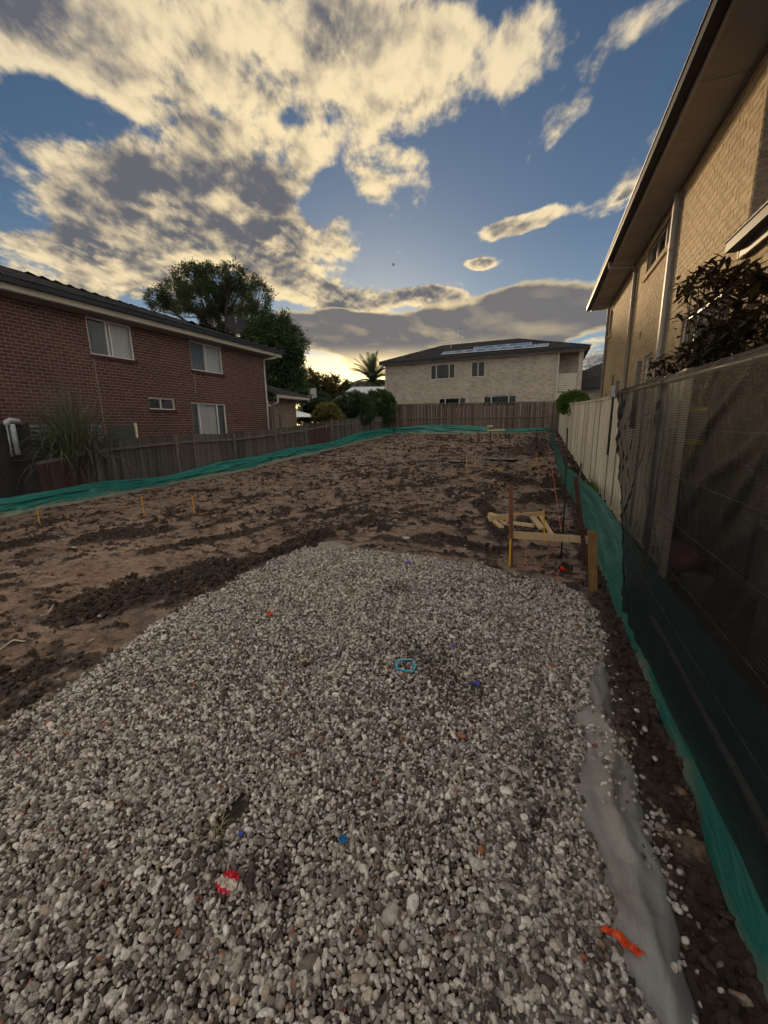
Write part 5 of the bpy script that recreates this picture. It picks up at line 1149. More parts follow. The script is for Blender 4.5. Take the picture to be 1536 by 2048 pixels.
# ---------------------------------------------------------------- trees and shrubs
def lobe(px, py, rx, ry, Y, rd=None):
    c = on_y(px, py, Y); dep = (c-np.array((0, 0, CAMZ)))@_F; return c, rx*dep/FPX, ry*dep/FPX, (rd if rd else rx*dep/FPX)
def leaf_cards(cent, dirs, L, w, n_per, spread, droop=.2):
    "each cluster is a spray of narrow leaves; returns vertices and faces"
    k = len(cent); N = k*n_per; c = np.repeat(cent, n_per, 0)+RNG.normal(0, spread, (N, 3)); d = np.repeat(dirs, n_per, 0)+RNG.normal(0, .65, (N, 3)); d[:, 2] -= droop
    d /= np.linalg.norm(d, axis=1)[:, None]; r = RNG.normal(size=(N, 3)); s = np.cross(d, r); s /= np.linalg.norm(s, axis=1)[:, None]+1e-9
    l = (L*np.exp(RNG.normal(0, .25, N)))[:, None]; ww = (w*np.exp(RNG.normal(0, .2, N)))[:, None]
    V = np.stack([c, c+d*l*.45+s*ww, c+d*l, c+d*l*.45-s*ww], 1).reshape(-1, 3); return V
def leaf_mesh(name, V, mt, parent, kind='stuff'):
    n = len(V)//4; me = bpy.data.meshes.new(name); me.vertices.add(len(V)); b = wpos(parent); me.vertices.foreach_set('co', (V-b).astype(np.float32).ravel())
    me.loops.add(n*4); me.loops.foreach_set('vertex_index', np.arange(n*4, dtype=np.int32)); me.polygons.add(n); me.polygons.foreach_set('loop_start', np.arange(0, n*4, 4, dtype=np.int32)); me.polygons.foreach_set('loop_total', np.full(n, 4, np.int32))
    me.update(calc_edges=True); me.materials.append(mt); o = bpy.data.objects.new(name, me); COL.objects.link(o); o.parent = parent
    if kind: o['kind'] = kind
    return o
def crown(parent, lobes, ncl, L, w, mt, n_per=7, spread=.12, shell=.6, droop=.2, holes=.35, name='crown'):
    tot = sum(a*b*d for _, a, b, d in lobes)**1; C = []; D = []
    for c, a, b, d in lobes:
        k = int(ncl*a*b*d/tot)+4; q = RNG.normal(size=(k*3, 3)); q /= np.linalg.norm(q, axis=1)[:, None]; r = RNG.random(k*3)**(1/3*(1-shell)); lump = 1+.28*np.array([fbm(v[0]*1.7+c[0], v[2]*1.7+v[1], 1.1, 2) for v in q[:, :]]).ravel()
        p = c+q*r[:, None]*lump[:, None]*np.array((a, d, b)); 
        g = fbm(p[:, 0]*.9+p[:, 1]*.5, p[:, 2]*1.0+p[:, 1]*.4, 1.1/max(.5, (a+b)/2)*1.8, 3); ok = g > -holes; p, q = p[ok][:k], q[ok][:k]; C.append(p); D.append(q)
    C = np.concatenate(C); D = np.concatenate(D); return leaf_mesh(name, leaf_cards(C, D, L, w, n_per, spread, droop), mt, parent)
def limbs(parent, base, lobes, r0, mt=None, twigs=3, zfork=.4):
    m = MB(); base = np.array(base, float); cen = sum(l[0] for l in lobes)/len(lobes); fork = base+(cen-base)*zfork; fork[0] = base[0]*.5+fork[0]*.5
    m.tube([base-UP*.2, base+(fork-base)*.5+RNG.normal(0, .1, 3), fork], [r0*1.15, r0*.9, r0*.75], 9); m.build('trunk', mt or M['bark'], parent, True)
    m = MB()
    for c, a, b, d in lobes:
        mid = fork+(c-fork)*.5+RNG.normal(0, .12*np.linalg.norm(c-fork), 3)*.6; m.tube([fork, mid, c], [r0*.5, r0*.33, r0*.16], 7)
        for _ in range(twigs):
            e = c+RNG.normal(0, .55, 3)*np.array((a, d, b)); s = mid+(c-mid)*RNG.uniform(.1, .9); m.tube([s, (s+e)/2+RNG.normal(0, .08, 3), e], [r0*.17, r0*.1, r0*.04], 5)
    m.build('branch', mt or M['bark'], parent, True)
M['lf_jac'] = leaf_mat('feathery_grey_green_leaf', (.022, .036, .018), (.052, .075, .038)); M['lf_dark'] = leaf_mat('dark_green_leaf', (.018, .036, .016), (.045, .075, .032)); M['lf_mid'] = leaf_mat('green_leaf', (.030, .058, .022), (.075, .115, .045))
M['lf_yel'] = leaf_mat('yellow_green_leaf', (.09, .095, .030), (.17, .15, .06)); M['lf_bright'] = leaf_mat('fresh_green_leaf', (.06, .11, .025), (.13, .20, .05)); M['lf_back'] = leaf_mat('olive_leaf', (.04, .045, .015), (.09, .085, .03), trans=.4)
Yj = 33.0
lb = [lobe(*q, Yj+dy) for q, dy in (((315, 600, 24, 18), 0), ((352, 592, 32, 30), .5), ((380, 556, 32, 24), 0), ((425, 556, 34, 24), 1), ((400, 600, 44, 30), -1), ((462, 553, 26, 22), 0), ((490, 565, 24, 22), .5), ((518, 596, 24, 34), 0), ((470, 600, 34, 28), 1.5), ((500, 640, 34, 28), 0), ((440, 640, 40, 24), 1))]
t = thing('jacaranda_tree', 'tall feathery tree with open crown rising behind the red brick house roof', 'tree', tuple(on_y(470, 840, Yj)*np.array((1, 1, 0))+np.array((0, 0, .5))))
crown(t, lb, 6500, .26, .030, M['lf_jac'], 8, .16, .45, .25, .04); limbs(t, wpos(t), lb, .42, twigs=7, zfork=.62)
Yd = 27.5
lb = [lobe(*q, Yd+dy) for q, dy in (((555, 655, 30, 22), 0), ((520, 668, 32, 24), 0), ((588, 690, 24, 34), 0), ((556, 705, 44, 36), 0), ((560, 762, 44, 40), .5), ((585, 740, 24, 28), 0), ((590, 785, 26, 20), 0), ((568, 636, 12, 9), 0), ((545, 800, 40, 20), 0))]
t = thing('dense_tree', 'dense dark green tree between the red brick house and the setting sun', 'tree', tuple(on_y(562, 850, Yd)*np.array((1, 1, 0))+np.array((0, 0, .5))))
crown(t, lb, 5500, .24, .038, M['lf_dark'], 8, .14, .4, .35, .30); limbs(t, wpos(t), lb, .3, zfork=.45)
# trees along the skyline
for i, (lab, Yb, ls, mt, nc, L, w_) in enumerate((
  ('thin backlit tree at the left of the bright sky gap behind the backboard', 44, ((622, 755, 14, 14), (640, 770, 18, 18), (628, 790, 22, 16)), 'lf_back', 900, .32, .06),
  ('wispy backlit tree under the setting sun with bare twigs on top', 46, ((664, 764, 13, 12), (668, 786, 26, 14), (652, 775, 12, 9)), 'lf_back', 700, .34, .06),
  ('rounded dark tree on the skyline left of the palm', 48, ((694, 778, 14, 12), (684, 794, 18, 12), (704, 786, 10, 12)), 'lf_mid', 600, .34, .07),
  ('dark leafy tree behind the basketball backboard', 40, ((612, 790, 16, 22), (640, 802, 20, 14)), 'lf_dark', 700, .30, .06),
  ('dark hedge tree beside the low outbuilding and white umbrella', 30, ((640, 816, 26, 14), (612, 828, 16, 12)), 'lf_dark', 900, .20, .05))):
    lb = [lobe(*q, Yb) for q in ls]; t = thing('garden_tree', lab, 'tree', (float(lb[0][0][0]), Yb, 1.1), 'trees on the skyline'); crown(t, lb, nc, L, w_, M[mt], 7, .16, .35, .1, .1); limbs(t, wpos(t), lb, .12, twigs=6)
# far wooded skyline beyond
V = []; m = MB()
C = []; 
for x in np.arange(-120, 60, .9):
    Yt = 95+10*math.sin(x*.3); h = 4.4+1.6*float(fbm(x, 0, .09, 3)); k = 26; C.append(np.stack([x+RNG.normal(0, .8, k), Yt+RNG.normal(0, 1.5, k), 1.2+RNG.random(k)**.7*h], 1))
C = np.concatenate(C); t = thing('wood', 'distant line of trees along the horizon', 'wood', (0, 95, 1)); del m
o = leaf_mesh('distant_trees', leaf_cards(C, RNG.normal(size=C.shape), .9, .30, 5, .5, 0), M['lf_back'], t); 
bpy.data.objects.remove(t); o.parent = None; tag(o, 'distant line of trees along the horizon', 'trees', kind='stuff'); o.location = (0, 95, 1)
# palm
Yp = 44.0; c = on_y(745, 764, Yp); dep = (c-np.array((0, 0, CAMZ)))@_F; Rp = 60*dep/FPX
t = thing('palm_tree', 'date palm crown rising left of the pale brick house', 'palm tree', (float(c[0]), Yp, 1.2)); m = MB(); m.tube([(c[0], Yp, 1.0), (c[0], Yp, c[2])], [.35, .30], 12); m.build('trunk', M['bark'], t, True)
M['palm'] = leaf_mat('palm_leaflet', (.035, .055, .035), (.07, .09, .055), trans=.15)
for k in range(46):
    az = k*2.399963; el = math.radians(RNG.uniform(-15, 82)) if k > 12 else math.radians(RNG.uniform(45, 88)); d = np.array((math.cos(az)*math.cos(el), math.sin(az)*math.cos(el), math.sin(el))); pts = []; p = c.copy(); Lf = Rp*RNG.uniform(.85, 1.1); st = Lf/12
    for i in range(13): pts.append(p.copy()); p = p+d*st; d = d+np.array((0, 0, -.085-.05*math.cos(el))); d /= np.linalg.norm(d)
    m = MB(); m.tube(pts, [.03*(1-i/14) for i in range(13)], 4, False)
    for i in range(1, 13):
        tg = pts[i]-pts[i-1]; tg /= np.linalg.norm(tg); sd = np.cross(tg, UP); sd /= np.linalg.norm(sd)+1e-6
        for sub in (0, .33, .66):
            b0 = pts[i-1]+(pts[i]-pts[i-1])*sub; ll = .62*math.sin(math.pi*(i+1)/15)+.10
            for sg in (-1, 1): e = b0+(sd*sg*.75+tg*.65-UP*.22)*ll; m.add([b0-tg*.045, b0+tg*.045, e], [(0, 1, 2)])
    m.build('frond', M['palm'], t)
# shrubs over the left fence
for nm, lab, Yb, ls, mt, nc, L, w_ in (('round_shrub', 'large rounded dark green shrub behind the left fence near the corner', 24.0, ((705, 808, 34, 24), (686, 822, 26, 22), (728, 822, 24, 24), (716, 796, 20, 12)), 'lf_dark', 2600, .085, .026),
  ('leafy_shrub', 'loose upright leafy shrub in the corner against the back fence', 27.2, ((760, 800, 22, 18), (776, 812, 14, 24), (752, 826, 20, 16), (742, 800, 10, 16), (770, 836, 16, 10)), 'lf_mid', 1500, .17, .038),
  ('yellow_green_bush', 'low yellowish green bush leaning over the left fence', 21.5, ((655, 824, 22, 16), (640, 832, 16, 8), (672, 832, 14, 8)), 'lf_yel', 1200, .10, .024)):
    lb = [lobe(*q, Yb) for q in ls]; t = thing(nm, lab, 'shrub', (float(lb[0][0][0]), Yb, .8)); crown(t, lb, nc, L, w_, M[mt], 7, .05, .5, .0, .45); limbs(t, wpos(t), lb, .05, twigs=5)
Yc_ = 20.5; lb = [lobe(*q, Yc_+dy) for q, dy in (((1148, 800, 22, 14), 0), ((1130, 806, 12, 16), 0), ((1164, 808, 12, 10), -.8), ((1150, 822, 6, 12), -1.5), ((1152, 838, 4, 10), -1.6))]
t = thing('climbing_shrub', 'bright green creeper spilling over the cream steel fence', 'shrub', (float(lb[0][0][0]), Yc_, .7)); crown(t, lb, 1300, .10, .032, M['lf_bright'], 7, .05, .5, .1, .5); limbs(t, wpos(t), lb, .03, twigs=4)

# strap-leaf grass hanging over the red fence
def blades(name, parent, base, n, Lr, w, mt, spread, up=(.5, 1.0), curl=1.0, kind='stuff', bend=None):
    m = MB()
    for _ in range(n):
        b = np.array(base)+np.array((RNG.normal(0, spread), RNG.normal(0, spread*1.6), 0)); az = RNG.uniform(0, 2*math.pi); e = RNG.uniform(*up)*math.pi/2; d = np.array((math.cos(az)*math.cos(e), math.sin(az)*math.cos(e), math.sin(e)))
        L = RNG.uniform(*Lr); ns = 11; p = b.copy(); st = L/ns; sd = np.cross(d, UP); sd /= np.linalg.norm(sd)+1e-6; vs = []; cu = curl*RNG.uniform(.6, 1.4)*.17
        for i in range(ns+1):
            ww = w*(1-(i/ns)**2.2)+.0006; vs += [p-sd*ww, p+sd*ww]; p = p+d*st; d = d+np.array((0, 0, -cu*(.4+i/ns))); d /= np.linalg.norm(d)
        m.add(vs, [(2*i, 2*i+1, 2*i+3, 2*i+2) for i in range(ns)])
    return m.build(name, mt, parent, kind=kind)
M['strap'] = leaf_mat('strap_leaf', (.048, .064, .042), (.125, .14, .098), trans=.15); M['strap_dry'] = leaf_mat('dry_strap_leaf', (.13, .12, .08), (.22, .19, .13), trans=.1)
p = on_x(156, 940, -12.30); t = thing('strap_leaf_grass', 'large clump of drooping strap-leaf grass by the left fence', 'grass clump', (-12.30, float(p[1]), .1))
b0 = (-12.30, float(p[1]), .35); blades('green_blades', t, b0, 520, (1.7, 3.1), .012, M['strap'], .16, (.58, 1.0), 1.35); blades('dry_blades', t, b0, 150, (1.6, 2.9), .009, M['strap_dry'], .16, (.5, .98), 1.5)
p = gpos(1186, 985); t = thing('grass_patch', 'patch of fresh green grass at the foot of the cream steel fence', 'grass', tuple(p))
for k in range(7): q = p+np.array((RNG.normal(0, .05), RNG.normal(0, .45), 0)); blades('blades', t, q, 55, (.10, .28), .004, M['lf_bright'], .06, (.45, 1.0), .9)
for k, (x, y) in enumerate(((585, 912), (1236, 1105), (700, 890))):
    p = gpos(x, y); t = thing('weed_tuft', ('small green weed at the foot of the left green sheeting', 'small weed tuft beside the shade cloth', 'pale weed tuft where the left sheeting nears the corner')[k], 'weed', tuple(p)); blades('blades', t, p, 45, (.06, .2), .005, M['lf_bright'], .09, (.3, 1.0), .9)
p = gpos(425, 1690); t = thing('dry_grass_tuft', 'tuft of dry straw-coloured grass lying on the gravel', 'grass tuft', tuple(p)); M['straw'] = leaf_mat('straw', (.30, .24, .15), (.42, .35, .24), trans=.1); blades('blades', t, p+np.array((0, 0, .03)), 90, (.05, .12), .0012, M['straw'], .018, (.15, .9), 1.6)

# big-leaved shrub behind the shade cloth: whorls of leathery leaves at the branch tips
M['lf_big'] = leaf_mat('leathery_dark_leaf', (.022, .020, .010), (.060, .045, .024), rough=.38, trans=.08); M['stem'] = mat('brown_stem', (.06, .045, .035), (.09, .07, .055), 10, .8)
t = thing('broadleaf_shrub', 'dark big-leaved shrub rising above the shade cloth by the tan brick wall', 'shrub', (1.55, 4.2, 0))
lm = MB(); prof = [(0, .003), (.15, .012), (.4, .023), (.62, .027), (.82, .018), (1, .001)]; vs = []
for x, w_ in prof: z = -.22*x*x*.17; vs += [(x*.17, -w_, z+w_*.25), (x*.17, 0, z), (x*.17, w_, z+w_*.25)]
fs = []
for i in range(len(prof)-1): o_ = 3*i; fs += [(o_, o_+1, o_+4, o_+3), (o_+1, o_+2, o_+5, o_+4)]
lm.add(vs, fs); lme = lm.mesh('leaf', M['lf_big'], True)
tips = [(1388, 552, 1.55), (1412, 545, 1.60), (1430, 556, 1.55), (1398, 572, 1.5), (1462, 560, 1.60), (1478, 552, 1.65), (1505, 545, 1.6), (1528, 560, 1.6), (1445, 585, 1.6), (1475, 590, 1.55), (1500, 595, 1.6), (1530, 600, 1.55), (1440, 612, 1.6), (1468, 625, 1.5), (1500, 630, 1.6), (1530, 640, 1.6),
  (1418, 650, 1.5), (1440, 655, 1.5), (1400, 680, 1.5), (1425, 690, 1.45), (1460, 665, 1.6), (1490, 668, 1.55), (1525, 672, 1.6), (1380, 700, 1.5), (1355, 708, 1.5), (1330, 718, 1.55), (1310, 722, 1.6), (1345, 735, 1.5), (1395, 712, 1.45), (1450, 700, 1.5), (1412, 665, 1.5), (1480, 700, 1.55), (1560, 600, 1.6), (1570, 660, 1.6), (1375, 580, 1.6), (1515, 575, 1.6)]
bm_ = MB(); nl = 0; restv = MB(); LV = np.array(lm.v)
for i, (x, y, X_) in enumerate(tips):
    p = on_x(x, y, X_); root_ = np.array((1.6+RNG.normal(0, .05), p[1]*.6+4.2*.4+RNG.normal(0, .15), .2)); mid = root_*.45+p*.55+RNG.normal(0, .06, 3); bm_.tube([root_, mid, p], [.018, .011, .006], 6)
    for k in range(10):
        az = k*2.4+RNG.uniform(-.3, .3); el = RNG.uniform(-.35, .75) if k < 8 else RNG.uniform(.8, 1.3); sc = RNG.uniform(.62, 1.0)
        if nl < 296 and k < 9: put('leaf', lme, t, p-UP*.01*k, (RNG.normal(0, .4), -el, az), (sc, sc, sc)); nl += 1
        else:
            Rm = np.array(Matrix.Rotation(az, 3, 'Z') @ Matrix.Rotation(-el, 3, 'Y')); restv.add((LV*sc)@Rm.T+p, lm.f)
for k in range(1500):
    tx_, ty_, tX_ = tips[k % len(tips)]; q_ = on_x(tx_, ty_, tX_); p = q_+np.array((RNG.normal(0, .10), RNG.normal(0, .16), -abs(RNG.normal(0, .30)))) if ty_ > 580 or k % 3 == 0 else q_+RNG.normal(0, .05, 3); az, el, sc = RNG.uniform(0, 6.3), RNG.uniform(-.6, 1), RNG.uniform(.6, 1); Rm = np.array(Matrix.Rotation(az, 3, 'Z') @ Matrix.Rotation(-el, 3, 'Y')); restv.add((LV*sc)@Rm.T+p, lm.f)
restv.build('inner_leaves', M['lf_big'], t, kind='stuff'); bm_.build('stem', M['stem'], t, True)

# ---------------------------------------------------------------- building-site pegs, profiles, timber, litter
def ztop(base, px, py):
    "height above ground at which the sight line through (px, py) passes over base"
    d = ray(px, py); t_ = ((base[0]*_F[0]+base[1]*_F[1])/(d@_F)); tt = (base[:2]@base[:2])/(base[:2]@d[:2]); return CAMZ+d[2]*tt
def stake(name, lab, b, tpx, w, mt, cat='stake', grp=None, lean=True, depth=None, tip=False):
    base = gpos(*b); z = ztop(base, *tpx); d = ray(*tpx); X_ = base[0]
    if lean: # lean within the plane facing the camera
        tt = (z-CAMZ)/d[2] if abs(d[2]) > 1e-3 else 0; n = _F.copy(); n[2] = 0; n /= np.linalg.norm(n); tt = (base@n)/(d@n); top = d*tt+np.array((0, 0, CAMZ))
    else: top = np.array((base[0], base[1], z))
    m = MB(); m.bar(base-UP*.12, top, w, depth or w, up=(0, 1, 0)); o = m.build(name, mt, base=tuple(base), bevel=.002); tag(o, lab, cat, grp); return base, top
A0, A1 = stake('timber_stake', 'tall red-brown timber stake at the left end of the near rail', (1023, 1128), (1022, 970), .040, M['hardwood'])
B0, B1 = stake('timber_stake', 'dark timber stake leaning left beside the green sheeting', (1176, 1135), (1151, 953), .045, M['hardwood_dark'])
C0, C1 = stake('timber_post', 'short thick brown timber post at the right end of the near rail', (1188, 1188), (1184, 1062), .075, M['treated'], 'post', depth=.05)
# near rail nailed across the stakes
n_ = _F.copy(); n_[2] = 0; n_ /= np.linalg.norm(n_)
def at_depth(px, py, ref, off=0): d = ray(px, py); return d*((ref@n_+off)/(d@n_))+np.array((0, 0, CAMZ))
pa = at_depth(1018, 1069, A0, .035); pb = at_depth(1180, 1080, B0, .02); m = MB(); m.bar(pa, pb, .035, .082); o = m.build('profile_rail', M['pine'], base=tuple(pa), bevel=.003); tag(o, 'long pale pine rail fixed across the near stakes', 'timber rail')
stake('yellow_peg', 'yellow peg against the foot of the tall red-brown stake', (1020, 1130), (1021, 1078), .022, M['yellow'], 'peg', 'yellow survey pegs')
stake('yellow_peg', 'yellow peg standing behind the near pine rail by the timber pile', (1091, 1089), (1087, 1019), .022, M['yellow'], 'peg', 'yellow survey pegs')
for b, tp_, lab in (((80, 1053), (74, 1016), 'yellow peg nearest the far left edge of the mud'), ((290, 1036), (282, 992), 'yellow peg on the left mud, middle of three'), ((391, 1034), (384, 990), 'yellow peg on the left mud, rightmost of three'),
   ((935, 947), (933, 911), 'yellow peg left of centre by the pale puddle'), ((952, 933), (951, 909), 'yellow peg just right of the puddle'), ((1075, 925), (1074, 905), 'farther yellow peg near the orange-brown soil'), ((1076, 948), (1078, 927), 'nearer thin yellow peg near the orange-brown soil')):
    stake('yellow_peg', lab, b, tp_, .018 if b[1] > 1000 else .022, M['yellow'], 'peg', 'yellow survey pegs')
stake('timber_peg', 'short tan peg in front of the black cloth at far left', (51, 984), (48, 966), .05, M['treated'], 'peg')
b0 = gpos(1122, 1121); d = ray(1135, 856); top = at_depth(1135, 856, b0); m = MB(); m.tube([b0-UP*.1, (b0+top)/2+np.array((.01, 0, 0)), top], .009, 8); o = m.build('steel_rod', M['black_metal'], base=tuple(b0), smooth=True); tag(o, 'thin dark steel rod standing upright by the pink string', 'rod')
# far profiles
for (ba, ta, bb_, tb_, ra, rb, labs, mt) in (((978, 893), (978, 857), (981, 894), (981, 850), (975, 861), (1010, 860), ('grey stake at the left of the far short profile', 'dark stake beside it at the far short profile', 'pale short board on the far stakes'), 'pine'),
    ((1064, 890), (1064, 866), (1073, 897), (1073, 858), (1064, 866), (1112, 866), ('thin grey stake at the far right profile', 'dark stake at the far right profile', 'thin weathered board on the far right stakes'), 'rail_grey')):
    P0, _ = stake('profile_stake', labs[0], ba, ta, .035, M['rail_grey'], 'stake', 'stakes of the far profiles'); P1, _ = stake('profile_stake', labs[1], bb_, tb_, .045, M['hardwood_dark'], 'stake', 'stakes of the far profiles')
    qa, qb = at_depth(*ra, P1, -.04), at_depth(*rb, P1, -.04); m = MB(); m.bar(qa, qb, .03, .075); o = m.build('profile_board', M[mt], base=tuple(qa)); tag(o, labs[2], 'timber board')
stake('profile_stake', 'dark stake with a pale cap at the back of the block', (956, 887), (956, 864), .05, M['hardwood_dark'], 'stake', 'stakes of the far profiles')
stake('profile_stake', 'reddish stake touching the capped one at the back of the block', (959, 885), (959, 865), .05, M['hardwood'], 'stake', 'stakes of the far profiles')
stake('profile_stake', 'grey stake in the far right corner by the green sheeting', (1108, 893), (1107, 858), .04, M['rail_grey'], 'stake', 'stakes of the far profiles')
q = at_depth(980, 852, gpos(981, 894), -.05); m = MB(); m.bar(q-XV*.12, q+XV*.12, .03, .07); o = m.build('board_offcut', M['pine'], base=tuple(q)); tag(o, 'small pale board on top of the far dark stake', 'timber board')
# string line
def string(lab, pts, r=.003):
    m = MB(); m.tube(pts, r, 5, False); o = m.build('string_line', M['pink'], base=tuple(pts[0])); tag(o, lab, 'string', 'pink builder strings'); return o
s0 = at_depth(1122, 1058, A0, .3); s1 = at_depth(1093, 862, gpos(1107, 893)); string('pink string line running back along the right boundary', [s0, s0*.5+s1*.5-UP*.02, s1], .0035)
r0_ = pa+(pb-pa)*.22; g0_ = gpos(1054, 1132); string('pink string hanging from the near rail to the ground', [r0_+UP*.05, r0_-UP*.25+XV*.005, g0_+UP*.01], .0025)
lp = [g0_+np.array((.05*math.cos(a)-.05, .07*math.sin(a), .012+.008*math.sin(3*a))) for a in np.linspace(0, 5.6, 16)]; string('small loop of pink string lying at the edge of the gravel', lp, .003)
string('pink string trailing from the hanging line over the mud', [gpos(1055, 1112)+UP*.06, gpos(1062, 1115)+UP*.03, gpos(1072, 1122)+UP*.01], .0025)
string('slack pink string running over the mud to the steel rod', [gpos(*q)+UP*.012 for q in ((1090, 1124), (1100, 1115), (1108, 1102), (1113, 1090))], .0025)
string('pink string crossing from the loop to the reel', [gpos(*q)+UP*.012 for q in ((1056, 1134), (1080, 1141), (1105, 1146), (1118, 1150))], .002)
# reel
rb_ = gpos(1128, 1146); t = thing('string_reel', 'black reel wound with bright red string lying on the mud', 'reel', tuple(rb_)); ax = np.array((.35, -.25, .9)); ax /= np.linalg.norm(ax); c = rb_+UP*.035
m = MB(); m.tube([c-ax*.028, c+ax*.028], .038, 20); m.build('string_winding', M['red_plastic'], t, True)
for sgn in (-1, 1): m = MB(); m.tube([c+ax*sgn*.028, c+ax*sgn*.036], .055, 22); m.build('flange', M['black_plastic'], t)
m = MB(); m.tube([c+ax*.036, c+ax*.045], .018, 12); m.build('hub', M['black_plastic'], t); string('loose tail of red string beside the reel', [gpos(1118, 1150)+UP*.03, gpos(1114, 1154)+UP*.012, gpos(1117, 1160)+UP*.01, gpos(1121, 1158)+UP*.01], .003)
# heap of pine offcuts
def plank(lab, a, b, za, zb, w=.09, h=.035, up=(0, 0, 1), pt=False):
    pa_, pb_ = gpos(*a)+UP*za, gpos(*b)+UP*zb; m = MB(); m.bar(pa_, pb_, w, h, up=up)
    if pt: d_ = (pb_-pa_)/np.linalg.norm(pb_-pa_); s_ = np.cross(UP, d_); s_ /= np.linalg.norm(s_); m.add([pb_+s_*w/2-UP*h/2, pb_-s_*w/2-UP*h/2, pb_+d_*.09-UP*h/2, pb_+s_*w/2+UP*h/2, pb_-s_*w/2+UP*h/2, pb_+d_*.09+UP*h/2], [(0, 1, 2), (3, 5, 4), (0, 2, 5, 3), (1, 4, 5, 2)])
    o = m.build('pine_offcut', M['pine'], base=tuple(pa_), bevel=.003); tag(o, lab, 'timber', 'pine offcuts heaped on the mud'); return o
plank('long pine plank on edge across the top of the heap', (978, 1053), (1086, 1040), .09, .10, .035, .09)
plank('pine plank lying behind the top plank of the heap', (976, 1042), (1084, 1031), .04, .06, .07, .035)
plank('short flat pine offcut at the left end of the heap', (978, 1036), (1000, 1040), .05, .05, .09, .035)
plank('pine offcut sloping down at the left under the top plank', (980, 1046), (1004, 1064), .05, .01, .06, .04, pt=False)
for k in range(4): plank('%s small pine block in the row under the top plank' % ('leftmost', 'second', 'third', 'rightmost')[k], (1001+k*6, 1050-k), (1007+k*6, 1058-k), .02, .02, .045, .04)
plank('pine block lying flat in the middle of the heap', (1024, 1056), (1068, 1060), .035, .045, .08, .045)
plank('broad pine plank slanting down towards the near rail', (1060, 1038), (1084, 1066), .07, .02, .10, .035)
plank('pointed pine stake slanting at the right end of the heap', (1079, 1038), (1106, 1082), .06, .02, .055, .03, pt=True)
plank('second pointed stake tip under the near rail', (1094, 1075), (1102, 1085), .015, .01, .05, .03, pt=True)
m = MB(); c = gpos(1046, 1050); m.tube([c-UP*.05, c+UP*.12], [.11, .10], 12); o = m.build('tree_stump', M['bark'], base=tuple(c)); tag(o, 'dark stump-like lump under the pine planks', 'stump')
c = gpos(1031, 1042)+UP*.10; m = MB(); m.box(c[0]-.05, c[1]-.01, c[2], c[0]+.05, c[1]+.03, c[2]+.035); o = m.build('plastic_scrap', M['red_plastic'], base=tuple(c), bevel=.004); tag(o, 'small bright red plastic piece on the pine planks', 'plastic piece')
# ties on the sheeting
m = MB(); p = on_x(1232, 1100, .9)

# litter on and beside the gravel
def crumple(name, lab, px, py, r, mt, cat, flat=.45, seed=0, grp=None, lift=.012, ex=1.0):
    c = gpos(px, py); z = max(c[2], float(gravel_top(c[0], c[1]))+.012 if poly_dist(np.array([c[0]]), np.array([c[1]]), GR_POLY)[0] > 0 else c[2], float(fabric_h(np.array([c[0]]), np.array([c[1]]))[0])); c = np.array((c[0], c[1], z+lift)); m = MB(); n = 14; P_ = np.zeros((n, n, 3)); u, v = np.meshgrid(np.linspace(-1, 1, n), np.linspace(-1, 1, n))
    k = np.maximum(np.abs(u), np.abs(v))/np.maximum(1e-6, np.hypot(u, v)); P_[..., 0] = c[0]+u*k*r*ex*(1+.25*fbm(u+seed, v, 1.5, 2)); P_[..., 1] = c[1]+v*k*r*(1+.25*fbm(u, v+seed, 1.5, 2)); P_[..., 2] = c[2]+r*flat*np.abs(fbm(u*1.5+seed*3.1, v*1.5-seed, 1.6, 3))*2
    m.grid(P_); o = m.build(name, mt, base=tuple(c)); tag(o, lab, cat, grp); s_ = o.modifiers.new('thickness', 'SOLIDIFY'); s_.thickness = .0012; return o
def wrapper_mat():
    m, t = new_mat('printed_wrapper'); b = t.bsdf; tc = t.node('ShaderNodeTexCoord').outputs['Object']; sep = t.node('ShaderNodeSeparateXYZ'); t.L.new(tc, sep.inputs[0])
    f = t.ramp(t.m('ADD', t.m('ABSOLUTE', t.m('ADD', sep.outputs[1], .006)), t.m('MULTIPLY_ADD', t.noise(tc, 40, 3), .02, -.01)), .014, .018); col = t.mix(f, (.62, .56, .48), (.60, .03, .06)); t.L.new(col, b.inputs['Base Color']); b.inputs['Roughness'].default_value = .4; return m
crumple('wrapper', 'crumpled white and red wrapper on the gravel', 460, 1792, .036, wrapper_mat(), 'wrapper', .5, 1)
M['white_bit'] = mat('white_paper', (.62, .60, .55), (.52, .50, .46), 30, .6); M['blue'] = mat('blue_plastic', (.02, .16, .40), (.03, .22, .5), 20, .4); M['indigo'] = mat('indigo_plastic', (.10, .12, .55), None, 4, .4)
